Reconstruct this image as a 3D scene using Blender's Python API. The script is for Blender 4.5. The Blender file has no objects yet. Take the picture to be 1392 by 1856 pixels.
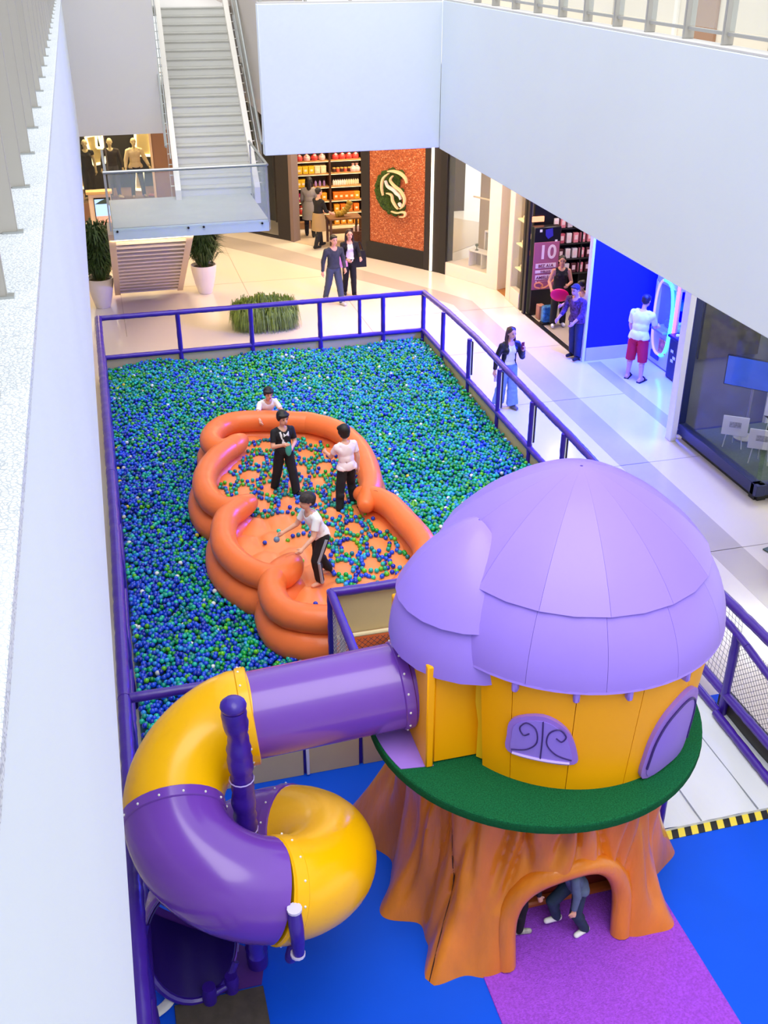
import bpy, bmesh, math, random
import numpy as np
from mathutils import Vector, Matrix
random.seed(7)
S = bpy.context.scene
COL = S.collection
R = math.radians

# ------------------------------------------------------------------ camera
F_PX, CAM_H = 1900.0, 8.2
VPX, VPY = 120.0 - 696.0, 1050.0          # vanishing point of the +Y direction, relative to the image centre
ydir = Vector((VPX, VPY, -F_PX)).normalized()
pit_ = math.atan2(1050.0, F_PX)
zdir = Vector((0, math.cos(pit_), math.sin(pit_)))
zdir = (zdir - ydir * ydir.dot(zdir)).normalized()
xdir = ydir.cross(zdir)
rot = Matrix((xdir, ydir, zdir))          # camera axes -> world axes
cd = bpy.data.cameras.new('camera')
cam = bpy.data.objects.new('camera', cd)
COL.objects.link(cam)
cam.matrix_world = Matrix.Translation((0, 0, CAM_H)) @ rot.to_4x4()
cd.sensor_fit = 'VERTICAL'; cd.sensor_height = 36.0
cd.lens = F_PX / 1856.0 * 36.0
cd.clip_end = 300; cd.clip_start = 0.05
S.camera = cam

# ------------------------------------------------------------------ world, lights, exposure
w = bpy.data.worlds.new('skylight'); S.world = w; w.use_nodes = True
bg = w.node_tree.nodes['Background']
bg.inputs[0].default_value = (0.90, 0.95, 1.0, 1); bg.inputs[1].default_value = 0.78
def area(name, loc, size, power, col, rotx=0, roty=0, sy=None, rotz=0):
    l = bpy.data.lights.new(name, 'AREA'); l.energy = power; l.color = col
    l.shape = 'RECTANGLE'; l.size = size; l.size_y = sy or size
    o = bpy.data.objects.new(name, l); COL.objects.link(o); o.location = loc
    o.rotation_euler = (R(rotx), R(roty), R(rotz)); return o
sun = bpy.data.lights.new('skylight_sun', 'SUN'); sun.energy = 1.15; sun.angle = R(50); sun.color = (1, .97, .93)
so = bpy.data.objects.new('skylight_sun', sun); COL.objects.link(so); so.rotation_euler = (R(18), R(-5), 0)
WARM = (1.0, .74, .44)
area('corridor_lamp', (6.2, 25.5, 4.3), 4.5, 150, WARM, sy=4)
area('corridor_lamp', (5.2, 30.0, 4.3), 1.5, 60, WARM, sy=3)
area('corridor_lamp', (.4, 31.0, 4.1), 1.8, 130, WARM, sy=5)
area('slat_fill_light', (1.2, 22.3, 2.85), 2.2, 60, WARM, rotx=48, sy=.6)  # added fill light under the landing, brightens the slatted flight
area('corridor_lamp', (8.2, 23.6, 4.3), 2.2, 90, WARM, sy=3)
area('corridor_lamp', (8.2, 11.5, 4.3), 2.2, 12, (1, .93, .84), sy=6)
area('shop_lamp', (8.3, 32.0, 3.9), 2.5, 120, (1, .72, .42), sy=2)
area('shop_lamp', (.6, 36.6, 3.9), 3, 110, (1, .83, .5), sy=1)
area('shop_lamp', (11.5, 22.2, 3.9), 2, 70, (1, .85, .75), sy=2)
area('alcove_lamp', (10.3, 17.6, 4.2), 1.6, 1250, (.03, .06, 1.0), sy=3)
area('window_lamp', (11.6, 14.5, 3.9), 1.8, 70, (.95, 1, .92), sy=2)
S.view_settings.view_transform = 'Standard'; S.view_settings.look = 'None'
S.view_settings.exposure = 0.93; S.view_settings.gamma = 1.0
S.view_settings.use_curve_mapping = False

# ------------------------------------------------------------------ materials
def lin(h):
    h = h.lstrip('#'); c = [int(h[i:i+2], 16) / 255 for i in (0, 2, 4)]
    return tuple(x / 12.92 if x <= .04045 else ((x + .055) / 1.055) ** 2.4 for x in c)
def mat(name, col, rough=.5, spec=.5, metal=0, noise=None, bump=None, emit=0, coat=0, stretch=None, alpha=1, trans=0):
    m = bpy.data.materials.new(name); m.use_nodes = True
    nt = m.node_tree; b = nt.nodes['Principled BSDF']
    c = lin(col) if isinstance(col, str) else col
    b.inputs['Base Color'].default_value = (*c, 1); b.inputs['Roughness'].default_value = rough
    b.inputs['Specular IOR Level'].default_value = spec; b.inputs['Metallic'].default_value = metal
    b.inputs['Coat Weight'].default_value = coat; b.inputs['Coat Roughness'].default_value = .12
    if emit: b.inputs['Emission Color'].default_value = (*c, 1); b.inputs['Emission Strength'].default_value = emit
    if trans: b.inputs['Transmission Weight'].default_value = trans; b.inputs['IOR'].default_value = 1.05
    if alpha < 1: b.inputs['Alpha'].default_value = alpha
    if noise or bump:
        tc = nt.nodes.new('ShaderNodeTexCoord'); mp = nt.nodes.new('ShaderNodeMapping')
        nt.links.new(tc.outputs['Object'], mp.inputs['Vector'])
        if stretch: mp.inputs['Scale'].default_value = stretch
    if noise:
        sc, amt = noise
        n = nt.nodes.new('ShaderNodeTexNoise'); n.inputs['Scale'].default_value = sc; n.inputs['Detail'].default_value = 5
        nt.links.new(mp.outputs[0], n.inputs['Vector'])
        r = nt.nodes.new('ShaderNodeMapRange'); r.inputs['From Min'].default_value = .3; r.inputs['From Max'].default_value = .7
        r.inputs['To Min'].default_value = 1 - amt; r.inputs['To Max'].default_value = 1 + amt * .6
        nt.links.new(n.outputs['Fac'], r.inputs['Value'])
        mx = nt.nodes.new('ShaderNodeMix'); mx.data_type = 'RGBA'; mx.blend_type = 'MULTIPLY'; mx.inputs['Factor'].default_value = 1
        mx.inputs['A'].default_value = (*c, 1); nt.links.new(r.outputs[0], mx.inputs['B'])
        nt.links.new(mx.outputs['Result'], b.inputs['Base Color'])
    if bump:
        n2 = nt.nodes.new('ShaderNodeTexNoise'); n2.inputs['Scale'].default_value = bump[0]; n2.inputs['Detail'].default_value = 4
        nt.links.new(mp.outputs[0], n2.inputs['Vector'])
        bp = nt.nodes.new('ShaderNodeBump'); bp.inputs['Strength'].default_value = bump[1]; bp.inputs['Distance'].default_value = bump[2] if len(bump) > 2 else .01
        nt.links.new(n2.outputs['Fac'], bp.inputs['Height']); nt.links.new(bp.outputs[0], b.inputs['Normal'])
    return m
MC = {}
def M(col, rough=.5, **k):                     # plain material, cached by its settings
    key = (col, rough, tuple(sorted(k.items())))
    if key not in MC: MC[key] = mat('plain_' + str(col).strip('#'), col, rough, **k)
    return MC[key]
m_wall = mat('white_paint', '#e6eef6', .7, noise=(.35, .03), bump=(3, .05))
m_grey = mat('grey_paint', '#d6d3d0', .7, noise=(.4, .03))
m_pink = mat('warm_grey_paint', '#cfc5bd', .7, noise=(.4, .03))
m_soffit = mat('soffit_paint', '#e4ddd2', .8)
m_floor = mat('cream_floor_tile', '#e6ddcc', .16, spec=.45, noise=(.5, .05), stretch=(1, .25, 1))
m_band = mat('grey_floor_tile', '#c3b9ac', .18, spec=.45, noise=(.6, .06))
m_joint = mat('floor_joint', '#a89c8c', .6)
m_glass = mat('clear_glass', '#dfeeea', .03, spec=.5, alpha=.16)
m_shopglass = mat('shop_glass', '#8a969c', .02, spec=.6, alpha=.14)
m_darkglass = mat('tinted_glass', '#3a4248', .02, spec=.8, alpha=.17)
m_steel = mat('brushed_steel', '#b9bbb9', .35, metal=.8)
m_post = mat('grey_metal', '#b4b2ad', .45, metal=.2)
m_dark = mat('black_brown_frame', '#241f1e', .45)
m_darker = mat('black_frame', '#141315', .4)
m_purple = mat('purple_vinyl', '#3a1c9a', .33, noise=(6, .12), bump=(9, .35, .02), coat=.15)
m_rail = mat('violet_rail_pad', '#45249f', .33, noise=(5, .12), bump=(8, .3, .02), coat=.15)
m_slidep = mat('purple_plastic', '#7440b4', .22, noise=(1.2, .07), coat=.35, stretch=(1, 1, 3))
m_slidey = mat('yellow_plastic', '#ffbe00', .24, spec=.35, noise=(1.5, .03), coat=.15)
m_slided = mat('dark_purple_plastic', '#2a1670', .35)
m_roof = mat('lavender_plastic', '#9b7eea', .42, noise=(1.1, .05), stretch=(1, 1, .3), coat=.08)
m_house = mat('golden_plastic', '#ffb000', .42, spec=.25, noise=(1.0, .03))
m_lav = mat('lavender_trim', '#a078dc', .4, noise=(3, .06))
m_line = mat('dark_violet_line', '#3a2470', .5)
m_turf = mat('green_turf', '#1d7446', .95, spec=.1, noise=(90, .45), bump=(160, .9, .02))
m_turfedge = mat('green_turf_edge', '#125430', .9, spec=.1, noise=(60, .3))
m_trunk = mat('orange_fibreglass', '#e4821e', .28, spec=.4, noise=(2.4, .28), bump=(7, .45, .04), coat=.3, stretch=(1, 1, .3))
m_trunkin = mat('dark_red_board', '#7a2416', .5)
m_blue = mat('blue_vinyl_floor', '#0054e4', .55, spec=.22, noise=(.9, .07), bump=(14, .03))
m_carpet = mat('purple_carpet', '#a44fe0', .95, spec=.1, noise=(45, .22), bump=(80, .7, .02))
m_infl = mat('orange_pvc', '#f4783a', .36, spec=.35, noise=(1.3, .06), bump=(2.2, .25, .05), coat=.12)
m_inflfloor = mat('orange_pvc_floor', '#f68c4e', .38, spec=.35, noise=(1.5, .06), coat=.1)
m_board = mat('beige_board', '#d8c592', .6, noise=(1.5, .05))
m_white = mat('white_plastic', '#f0f0ee', .4)
m_tarp = mat('white_tarp', '#dde2e6', .5, noise=(1.2, .06), bump=(1.8, .5, .06), stretch=(1, .35, 1))
m_net = mat('dark_net_cord', '#34304a', .7)
m_yel = mat('hazard_yellow', '#f2dc4a', .5); m_blk = mat('hazard_black', '#1a1a1c', .5)
m_beige = mat('beige_shop_paint', '#e6cdae', .6)
m_cream = mat('cream_shop_paint', '#efe4d2', .6)
m_brown = mat('brown_shop_panel', '#8a664a', .6, noise=(1, .05))
m_wood = mat('wood_floor', '#a86f38', .4, noise=(6, .2), stretch=(6, .6, 1))
m_shelfwood = mat('warm_shelf_wood', '#b98a52', .5, noise=(5, .1))
m_lamp = mat('lit_strip', '#fff3d6', .5, emit=1.1)
m_bluewall = mat('blue_painted_wall', '#0418f0', .6)
m_navy = mat('navy_frame', '#1c2656', .4)
m_ter = mat('white_terrazzo', '#dfe6ee', .45, noise=(60, .10), bump=(50, .25, .01))
m_skin = mat('skin', '#e3a98c', .55); m_skin2 = mat('tan_skin', '#c98f70', .55)
def terrazzo(m):
    nt = m.node_tree; b = nt.nodes['Principled BSDF']
    v = nt.nodes.new('ShaderNodeTexVoronoi'); v.inputs['Scale'].default_value = 70; v.feature = 'DISTANCE_TO_EDGE'
    tc = nt.nodes.new('ShaderNodeTexCoord'); nt.links.new(tc.outputs['Object'], v.inputs['Vector'])
    cr = nt.nodes.new('ShaderNodeValToRGB'); cr.color_ramp.elements[0].color = (.42, .46, .52, 1); cr.color_ramp.elements[1].position = .16
    cr.color_ramp.elements[1].color = (*lin('#e6ecf2'), 1); nt.links.new(v.outputs['Distance'], cr.inputs[0])
    nt.links.new(cr.outputs[0], b.inputs['Base Color'])
terrazzo(m_ter)
def brickmat():
    m = bpy.data.materials.new('orange_brick_mosaic'); m.use_nodes = True; nt = m.node_tree; b = nt.nodes['Principled BSDF']
    tc = nt.nodes.new('ShaderNodeTexCoord'); v = nt.nodes.new('ShaderNodeTexVoronoi'); v.inputs['Scale'].default_value = 30
    mp = nt.nodes.new('ShaderNodeMapping'); mp.inputs['Scale'].default_value = (1, 1, 1.8)
    nt.links.new(tc.outputs['Object'], mp.inputs[0]); nt.links.new(mp.outputs[0], v.inputs['Vector'])
    cr = nt.nodes.new('ShaderNodeValToRGB'); e = cr.color_ramp.elements
    e[0].color = (*lin('#8a4020'), 1); e[1].color = (*lin('#e8a878'), 1); e[1].position = 1
    x = e.new(.5); x.color = (*lin('#b05a2c'), 1); x = e.new(.85); x.color = (*lin('#c06a3c'), 1)
    sp = nt.nodes.new('ShaderNodeSeparateColor'); nt.links.new(v.outputs['Color'], sp.inputs[0]); nt.links.new(sp.outputs[0], cr.inputs[0])
    nt.links.new(cr.outputs[0], b.inputs['Base Color']); b.inputs['Roughness'].default_value = .7
    bp = nt.nodes.new('ShaderNodeBump'); bp.inputs['Strength'].default_value = .8; bp.inputs['Distance'].default_value = .02
    nt.links.new(sp.outputs[1], bp.inputs['Height']); nt.links.new(bp.outputs[0], b.inputs['Normal']); return m
m_brick = brickmat()
def attrmat(name, attr, rough=.25, coat=.3):
    m = bpy.data.materials.new(name); m.use_nodes = True; nt = m.node_tree; b = nt.nodes['Principled BSDF']
    a = nt.nodes.new('ShaderNodeAttribute'); a.attribute_name = attr; nt.links.new(a.outputs['Color'], b.inputs['Base Color'])
    b.inputs['Roughness'].default_value = rough; b.inputs['Coat Weight'].default_value = coat; return m
m_balls = attrmat('ball_plastic', 'ball_color', .24, .2)
def objcolmat(name):
    m = bpy.data.materials.new(name); m.use_nodes = True; nt = m.node_tree; b = nt.nodes['Principled BSDF']
    a = nt.nodes.new('ShaderNodeObjectInfo'); nt.links.new(a.outputs['Color'], b.inputs['Base Color'])
    b.inputs['Roughness'].default_value = .24; b.inputs['Coat Weight'].default_value = .2; return m
m_ballobj = objcolmat('single_ball_plastic')

# ------------------------------------------------------------------ mesh helpers
ORG = {}
class MB:
    def __init__(s): s.v = []; s.f = []; s.m = []
    def add(s, vs, fs, mi=0):
        o = len(s.v); s.v += [tuple(v) for v in vs]; s.f += [tuple(i + o for i in f) for f in fs]; s.m += [mi] * len(fs); return s
    def box(s, c, size, rz=0, bev=0, mi=0, mtx=None):
        hx, hy, hz = (d / 2 for d in size); vs = []; fs = []
        b = min(bev, hx * .9, hy * .9, hz * .9)
        if b <= 0:
            vs = [(x, y, z) for x in (-hx, hx) for y in (-hy, hy) for z in (-hz, hz)]
            fs = [(0, 1, 3, 2), (4, 6, 7, 5), (0, 4, 5, 1), (2, 3, 7, 6), (0, 2, 6, 4), (1, 5, 7, 3)]
        else:
            idx = {}
            for sx in (-1, 1):
                for sy in (-1, 1):
                    for sz in (-1, 1):
                        for a in range(3):
                            q = [sx * (hx - b), sy * (hy - b), sz * (hz - b)]; q[a] = (sx * hx, sy * hy, sz * hz)[a]
                            idx[(sx, sy, sz, a)] = len(vs); vs.append(tuple(q))
            P = lambda *k: idx[k]
            for sg in (-1, 1):
                fs.append([P(sg, -1, -1, 0), P(sg, 1, -1, 0), P(sg, 1, 1, 0), P(sg, -1, 1, 0)][::sg])
                fs.append([P(-1, sg, -1, 1), P(-1, sg, 1, 1), P(1, sg, 1, 1), P(1, sg, -1, 1)][::sg])
                fs.append([P(-1, -1, sg, 2), P(1, -1, sg, 2), P(1, 1, sg, 2), P(-1, 1, sg, 2)][::sg])
            for a in (-1, 1):
                for c2 in (-1, 1):
                    fs.append([P(a, c2, -1, 0), P(a, c2, 1, 0), P(a, c2, 1, 1), P(a, c2, -1, 1)][::-a * c2])
                    fs.append([P(a, -1, c2, 0), P(a, 1, c2, 0), P(a, 1, c2, 2), P(a, -1, c2, 2)][::a * c2])
                    fs.append([P(-1, a, c2, 1), P(1, a, c2, 1), P(1, a, c2, 2), P(-1, a, c2, 2)][::-a * c2])
            for sx in (-1, 1):
                for sy in (-1, 1):
                    for sz in (-1, 1):
                        fs.append([P(sx, sy, sz, 0), P(sx, sy, sz, 1), P(sx, sy, sz, 2)][::sx * sy * sz])
        mt = mtx or (Matrix.Translation(c) @ Matrix.Rotation(rz, 4, 'Z'))
        if mtx is not None: mt = Matrix.Translation(c) @ mtx
        return s.add([mt @ Vector(v) for v in vs], fs, mi)
    def cyl(s, p0, p1, r0, r1=None, n=12, mi=0):
        return s.sweep([p0, p1], [r0, r0 if r1 is None else r1], n, mi=mi)
    def ball(s, c, r, n=12, k=8, mi=0, mtx=None):
        r = (r, r, r) if not hasattr(r, '__len__') else r
        vs = [(0, 0, -1)] + [(math.sin(math.pi * i / k) * math.cos(2 * math.pi * j / n), math.sin(math.pi * i / k) * math.sin(2 * math.pi * j / n), -math.cos(math.pi * i / k)) for i in range(1, k) for j in range(n)] + [(0, 0, 1)]
        fs = [(0, 1 + (j + 1) % n, 1 + j) for j in range(n)]
        for i in range(k - 2):
            for j in range(n):
                a = 1 + i * n; fs.append((a + j, a + (j + 1) % n, a + n + (j + 1) % n, a + n + j))
        L = len(vs) - 1; a = 1 + (k - 2) * n
        fs += [(L, a + j, a + (j + 1) % n) for j in range(n)]
        mt = Matrix.Translation(c) @ (mtx or Matrix.Identity(4)) @ Matrix.Diagonal((*r, 1))
        return s.add([mt @ Vector(v) for v in vs], fs, mi)
    def lathe(s, prof, c=(0, 0, 0), n=24, mi=0, a0=0, a1=360, sx=1, sy=1):
        full = abs(a1 - a0) >= 360; m = n if full else n + 1; vs = []; fs = []
        for r, z in prof:
            for j in range(m):
                a = R(a0 + (a1 - a0) * j / n); vs.append((c[0] + sx * r * math.cos(a), c[1] + sy * r * math.sin(a), c[2] + z))
        for i in range(len(prof) - 1):
            for j in range(n):
                k = (j + 1) % m; fs.append((i * m + j, i * m + k, (i + 1) * m + k, (i + 1) * m + j))
        return s.add(vs, fs, mi)
    def sweep(s, path, rad, n=12, mi=0, cap=True, closed=False, sq=1.0, up=None):
        path = [Vector(p) for p in path]; L = len(path)
        if not hasattr(rad, '__len__'): rad = [rad] * L
        T = []
        for i in range(L):
            a = path[(i - 1) % L] if (closed or i > 0) else path[i]; b = path[(i + 1) % L] if (closed or i < L - 1) else path[i]
            T.append((b - a).normalized())
        u = Vector(up) if up else (Vector((0, 0, 1)) if abs(T[0].z) < .9 else Vector((1, 0, 0)))
        vs = []; fs = []
        for i in range(L):
            u = (u - T[i] * u.dot(T[i])).normalized(); wv = T[i].cross(u)
            for j in range(n):
                a = 2 * math.pi * j / n; vs.append(path[i] + wv * math.cos(a) * rad[i] + u * math.sin(a) * rad[i] * sq)
        for i in range(L if closed else L - 1):
            q = ((i + 1) % L) * n
            for j in range(n): fs.append((i * n + j, i * n + (j + 1) % n, q + (j + 1) % n, q + j))
        if cap and not closed:
            fs.append(tuple(range(n))[::-1]); fs.append(tuple((L - 1) * n + j for j in range(n)))
        return s.add(vs, fs, mi)
    def prism(s, poly, o, ux, uy, th, mi=0):
        """polygon in the plane (o, ux, uy), thickness th along ux x uy"""
        o = Vector(o); ux = Vector(ux); uy = Vector(uy); nn = ux.cross(uy).normalized() * th; k = len(poly)
        vs = [o + ux * a + uy * b for a, b in poly]; vs += [v + nn for v in vs]
        fs = [tuple(range(k))[::-1], tuple(range(k, 2 * k))] + [(i, (i + 1) % k, k + (i + 1) % k, k + i) for i in range(k)]
        return s.add(vs, fs, mi)
    def mesh(s, name, mats, off=(0, 0, 0), ang=40):
        me = bpy.data.meshes.new(name); me.from_pydata([(v[0] - off[0], v[1] - off[1], v[2] - off[2]) for v in s.v], [], s.f)
        for m in (mats if isinstance(mats, (list, tuple)) else [mats]): me.materials.append(m)
        if any(s.m): me.polygons.foreach_set('material_index', s.m)
        bm = bmesh.new(); bm.from_mesh(me); bmesh.ops.recalc_face_normals(bm, faces=bm.faces); bm.to_mesh(me); bm.free()
        me.shade_smooth(); me.set_sharp_from_angle(angle=R(ang)); return me
    def build(s, name, mats, parent=None, ang=40, org=None, **tags):
        off = org if org is not None else (ORG[parent.name] if parent else (0, 0, 0))
        o = bpy.data.objects.new(name, s.mesh(name, mats, off, ang)); COL.objects.link(o)
        if parent: o.parent = parent
        elif org is not None: o.location = org
        ORG[o.name] = tuple(off)
        for k, v in tags.items(): o[k] = v
        return o
def thing(name, label, cat, loc=(0, 0, 0), group=None, **k):
    o = bpy.data.objects.new(name, None); COL.objects.link(o); o.location = loc; o.empty_display_size = .1
    o['label'] = label; o['category'] = cat
    if group: o['group'] = group
    ORG[o.name] = tuple(loc); return o
def struct(name, label=None):
    o = bpy.data.objects.new(name, None); COL.objects.link(o); o['kind'] = 'structure'; ORG[o.name] = (0, 0, 0)
    if label: o['label'] = label
    return o
def tag(o, label, cat, group=None):
    o['label'] = label; o['category'] = cat
    if group: o['group'] = group
    return o
def copy_tree(o, parent=None, loc=None, rz=None, label=None, group=None):
    c = o.copy(); COL.objects.link(c)
    if parent: c.parent = parent
    if loc is not None: c.location = loc
    if rz is not None: c.rotation_euler = (0, 0, rz)
    if label: c['label'] = label
    if group: c['group'] = group
    for ch in list(o.children): copy_tree(ch, c)
    return c
def catmull(P, n=8, closed=False):
    P = [Vector(p) for p in P]; out = []; L = len(P)
    g = (lambda i: P[i % L]) if closed else (lambda i: P[max(0, min(L - 1, i))])
    for i in range(L if closed else L - 1):
        a, b, c, d = g(i - 1), g(i), g(i + 1), g(i + 2)
        for k in range(n):
            t = k / n; out.append(.5 * ((2 * b) + (c - a) * t + (2 * a - 5 * b + 4 * c - d) * t * t + (3 * b - a - 3 * c + d) * t ** 3))
    if not closed: out.append(P[-1])
    return out
def padded(path, r, seed=0, n=10, step=.07, wr=.045):
    """vinyl padded pipe: a path resampled with small creases"""
    rnd = random.Random(seed); P = [Vector(p) for p in path]; pts = []; rad = []
    for a, b in zip(P[:-1], P[1:]):
        k = max(2, int((b - a).length / step))
        for i in range(k): pts.append(a.lerp(b, i / k))
    pts.append(P[-1])
    for i, p in enumerate(pts):
        e = i in (0, len(pts) - 1)
        pts[i] = p + Vector((rnd.uniform(-1, 1), rnd.uniform(-1, 1), rnd.uniform(-1, 1))) * (0 if e else r * wr * .4)
        rad.append(r * (1 + rnd.uniform(-wr, wr)) * (1 - wr * 1.6 if i % 8 == 6 else 1))
    return MB().sweep(pts, rad, n)
def text(name, txt, o, ux, uy, h, m, parent, th=.006, align='CENTER'):
    """flat lettering: a font curve turned into a mesh, standing in the plane (o, ux, uy)"""
    cu = bpy.data.curves.new(name, 'FONT'); cu.body = txt; cu.size = h; cu.extrude = th / 2; cu.align_x = align; cu.resolution_u = 4; cu.offset = h * .022
    t = bpy.data.objects.new(name, cu); COL.objects.link(t); bpy.context.view_layer.update()
    me = bpy.data.meshes.new_from_object(t.evaluated_get(bpy.context.evaluated_depsgraph_get()))
    bpy.data.objects.remove(t); bpy.data.curves.remove(cu)
    ux = Vector(ux).normalized(); uy = Vector(uy).normalized(); nz = ux.cross(uy); off = Vector(ORG[parent.name])
    mt = Matrix((( ux.x, uy.x, nz.x, 0), (ux.y, uy.y, nz.y, 0), (ux.z, uy.z, nz.z, 0), (0, 0, 0, 1)))
    me.transform(Matrix.Translation(Vector(o) - off) @ mt)
    me.materials.clear(); me.materials.append(m)
    ob = bpy.data.objects.new(name, me); COL.objects.link(ob); ob.parent = parent; ORG[ob.name] = tuple(off); return ob
# ================================================================== STRUCTURE
fl = struct('floor', 'cream polished mall floor with grey bands')
MB().box((4.5, 20, -.06), (40, 62, .12)).build('floor_slab', m_floor, fl)
def band(pts, name='floor_band'):
    return MB().prism(pts, (0, 0, 0), (1, 0, 0), (0, 1, 0), .002).build(name, m_band, fl)
band([(8.22, -2), (8.79, -2), (8.82, 24.5), (8.30, 25.45), (7.95, 24.9), (8.26, 24.3)])
band([(8.30, 25.45), (7.95, 24.9), (4.1, 30.4), (1.0, 34.6), (1.5, 35.2), (4.75, 31.2)])
band([(9.80, 15.7), (10.12, 15.7), (10.12, 19.7), (9.80, 19.7)])
for y in (3.2, 6.2, 11.87, 14.9, 17.9, 20.9, 23.8):
    MB().box((8.2, y, .0012), (3.2, .012, .0016)).build('floor_joint', m_joint, fl)
for a, b in (((3.4, 24.0), (3.4, 33.2)), ((0.2, 24.0), (0.2, 35)), ((-1, 27.6), (6.2, 27.6)), ((5.8, 21.6), (5.8, 29.5))):
    a, b = Vector((*a, 0.0008)), Vector((*b, .0008)); d = (b - a); q = Vector((-d.y, d.x, 0)).normalized() * .007
    MB().prism([(0, 0), (1, 0), (1, 1), (0, 1)], a - q, d, q * 2, .0014).build('floor_joint', m_joint, fl)

wl = struct('wall_left', 'white parapet of the left gallery')
MB().box((-.41, 12.2, 5.58), (.26, 28.2, 2.76), bev=.01).build('parapet_face', m_wall, wl)
MB().box((-.49, 12.2, 6.985), (.43, 28.2, .05), bev=.006).build('terrazzo_cap', m_ter, wl)
MB().box((-2.4, 12.2, 5.6), (3.7, 28.2, .5)).build('gallery_slab', m_wall, wl)
m_fin = mat('warm_white_fin', '#b9b4ac', .55, noise=(.8, .05), stretch=(3, 3, .4))
for i in range(24):
    y = 2.03 + i * 1.0
    MB().box((-.80, y + .02, 8.5), (.84, .035, 2.98), bev=.004).build('railing_fin', m_fin, wl)
    MB().box((-.40, y + .012, 7.014), (.09, .05, .01)).build('fin_foot', m_steel, wl)

wr = struct('wall_right', 'white fascia of the right gallery')
MB().box((6.6, 9.2, 5.82), (.2, 22.2, 2.6), bev=.008).build('fascia_face', m_wall, wr)
wb = struct('wall_back', 'white fascia facing the camera above the shops')
MB().box((4.79, 20.4, 5.82), (3.42, .2, 2.56), bev=.008).build('fascia_face', m_wall, wb)
wret = struct('wall_stair', 'warm side wall of the stair well')
MB().box((3.86, 27.5, 6.52), (.16, 13.9, 3.9)).build('side_wall', m_pink, wret)
wg = struct('wall_back_left', 'grey wall left of the stairs')
MB().box((.60, 25.7, 6.9), (1.98, .3, 5.4)).build('grey_wall', m_grey, wg)
MB().box((1.5, 29.5, 6.9), (.12, 7.5, 5.4)).build('side_wall', m_grey, wg)
ce = struct('ceiling', 'soffit over the shop walkways')
MB().box((10.6, 14.2, 4.62), (8.0, 32.4, .14)).build('soffit', m_soffit, ce)
MB().box((5.38, 30.2, 4.62), (2.86, 19.5, .14)).build('soffit', m_soffit, ce)
MB().box((-1.0, 33.0, 4.32), (9.0, 14.6, .14)).build('soffit', m_soffit, ce)
up = struct('trim_1', 'upper gallery floor and shop wall behind the railing')
MB().box((10.6, 14.2, 5.85), (8.0, 32.4, .2)).build('upper_floor', m_cream, up)
MB().box((10.2, 14.2, 7.6), (.15, 32.4, 3.3)).build('upper_wall', mat('upper_cream_wall', '#e5dccd', .6, noise=(.5, .06)), up)
for y, wd, c in ((9.6, .5, '#9a7a62'), (11.0, .08, '#8c8474'), (13.0, .1, '#8c8474'), (15.2, .12, '#9a907e'), (17.2, .7, '#a07a62'), (18.2, .12, '#f2efe8'), (20.5, .3, '#b8ab98')):
    MB().box((10.10, y, 7.5), (.06, wd, 3.0), bev=.01).build('wall_panel', M(c, .6), up)
MB().box((5.38, 30.6, 5.85), (2.86, 20, .2)).build('upper_floor', m_cream, up)

MB().box((2.7, 32.0, 6.46), (2.3, 4.6, .2)).build('stair_head_floor', m_grey, up)
MB().box((2.7, 34.3, 8.0), (2.4, .1, 3.2)).build('stair_head_wall', m_grey, up)
fw_ = struct('wall_front', 'mall wall behind the camera')
MB().box((4.5, -6.0, 5.5), (20, .2, 11)).build('rear_wall', m_wall, fw_)
far = struct('wall_left_rear', 'gallery wall behind the left fins')
MB().box((-5.4, 14, 5.5), (.2, 48, 11)).build('gallery_wall', m_grey, far)
# upper glass railing on the right fascia (posts every 0.9 m, measured)
gr = thing('glass_railing', 'grey post railing with glass panes on top of the right white fascia', 'railing', (6.6, 14, 7.12))
MB().box((6.62, 9.2, 7.135), (.22, 22.2, .03), bev=.005).build('base_plate', m_grey, gr)
py = [6.3, 7.1, 8.0, 8.9, 9.82, 10.85, 11.68, 12.6, 13.47, 14.38, 15.23, 16.14, 17.05, 17.95, 18.85, 19.75]
for i, y in enumerate(py):
    MB().box((6.66, y, 7.95), (.13, .045, 1.6), bev=.006).build('railing_post', m_post, gr)
    if i:
        y0 = py[i - 1]
        MB().box((6.66, (y + y0) / 2, 7.26), (.05, y - y0 - .05, .035)).build('bottom_rail', m_post, gr)
        MB().box((6.66, (y + y0) / 2, 7.9), (.014, y - y0 - .06, 1.22)).build('glass_pane', m_glass, gr)
gb = thing('glass_railing', 'steel rail with glass panes along the top of the back fascia', 'railing', (4.8, 20.4, 7.1))
MB().box((4.79, 20.42, 7.115), (3.4, .2, .03)).build('base_plate', m_grey, gb)
for i in range(5):
    x = 3.15 + i * .82
    MB().box((x, 20.45, 7.9), (.045, .13, 1.6), bev=.006).build('railing_post', m_post, gb)
    if i: MB().box((x - .41, 20.45, 7.9), (.76, .014, 1.22)).build('glass_pane', m_glass, gb)

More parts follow.
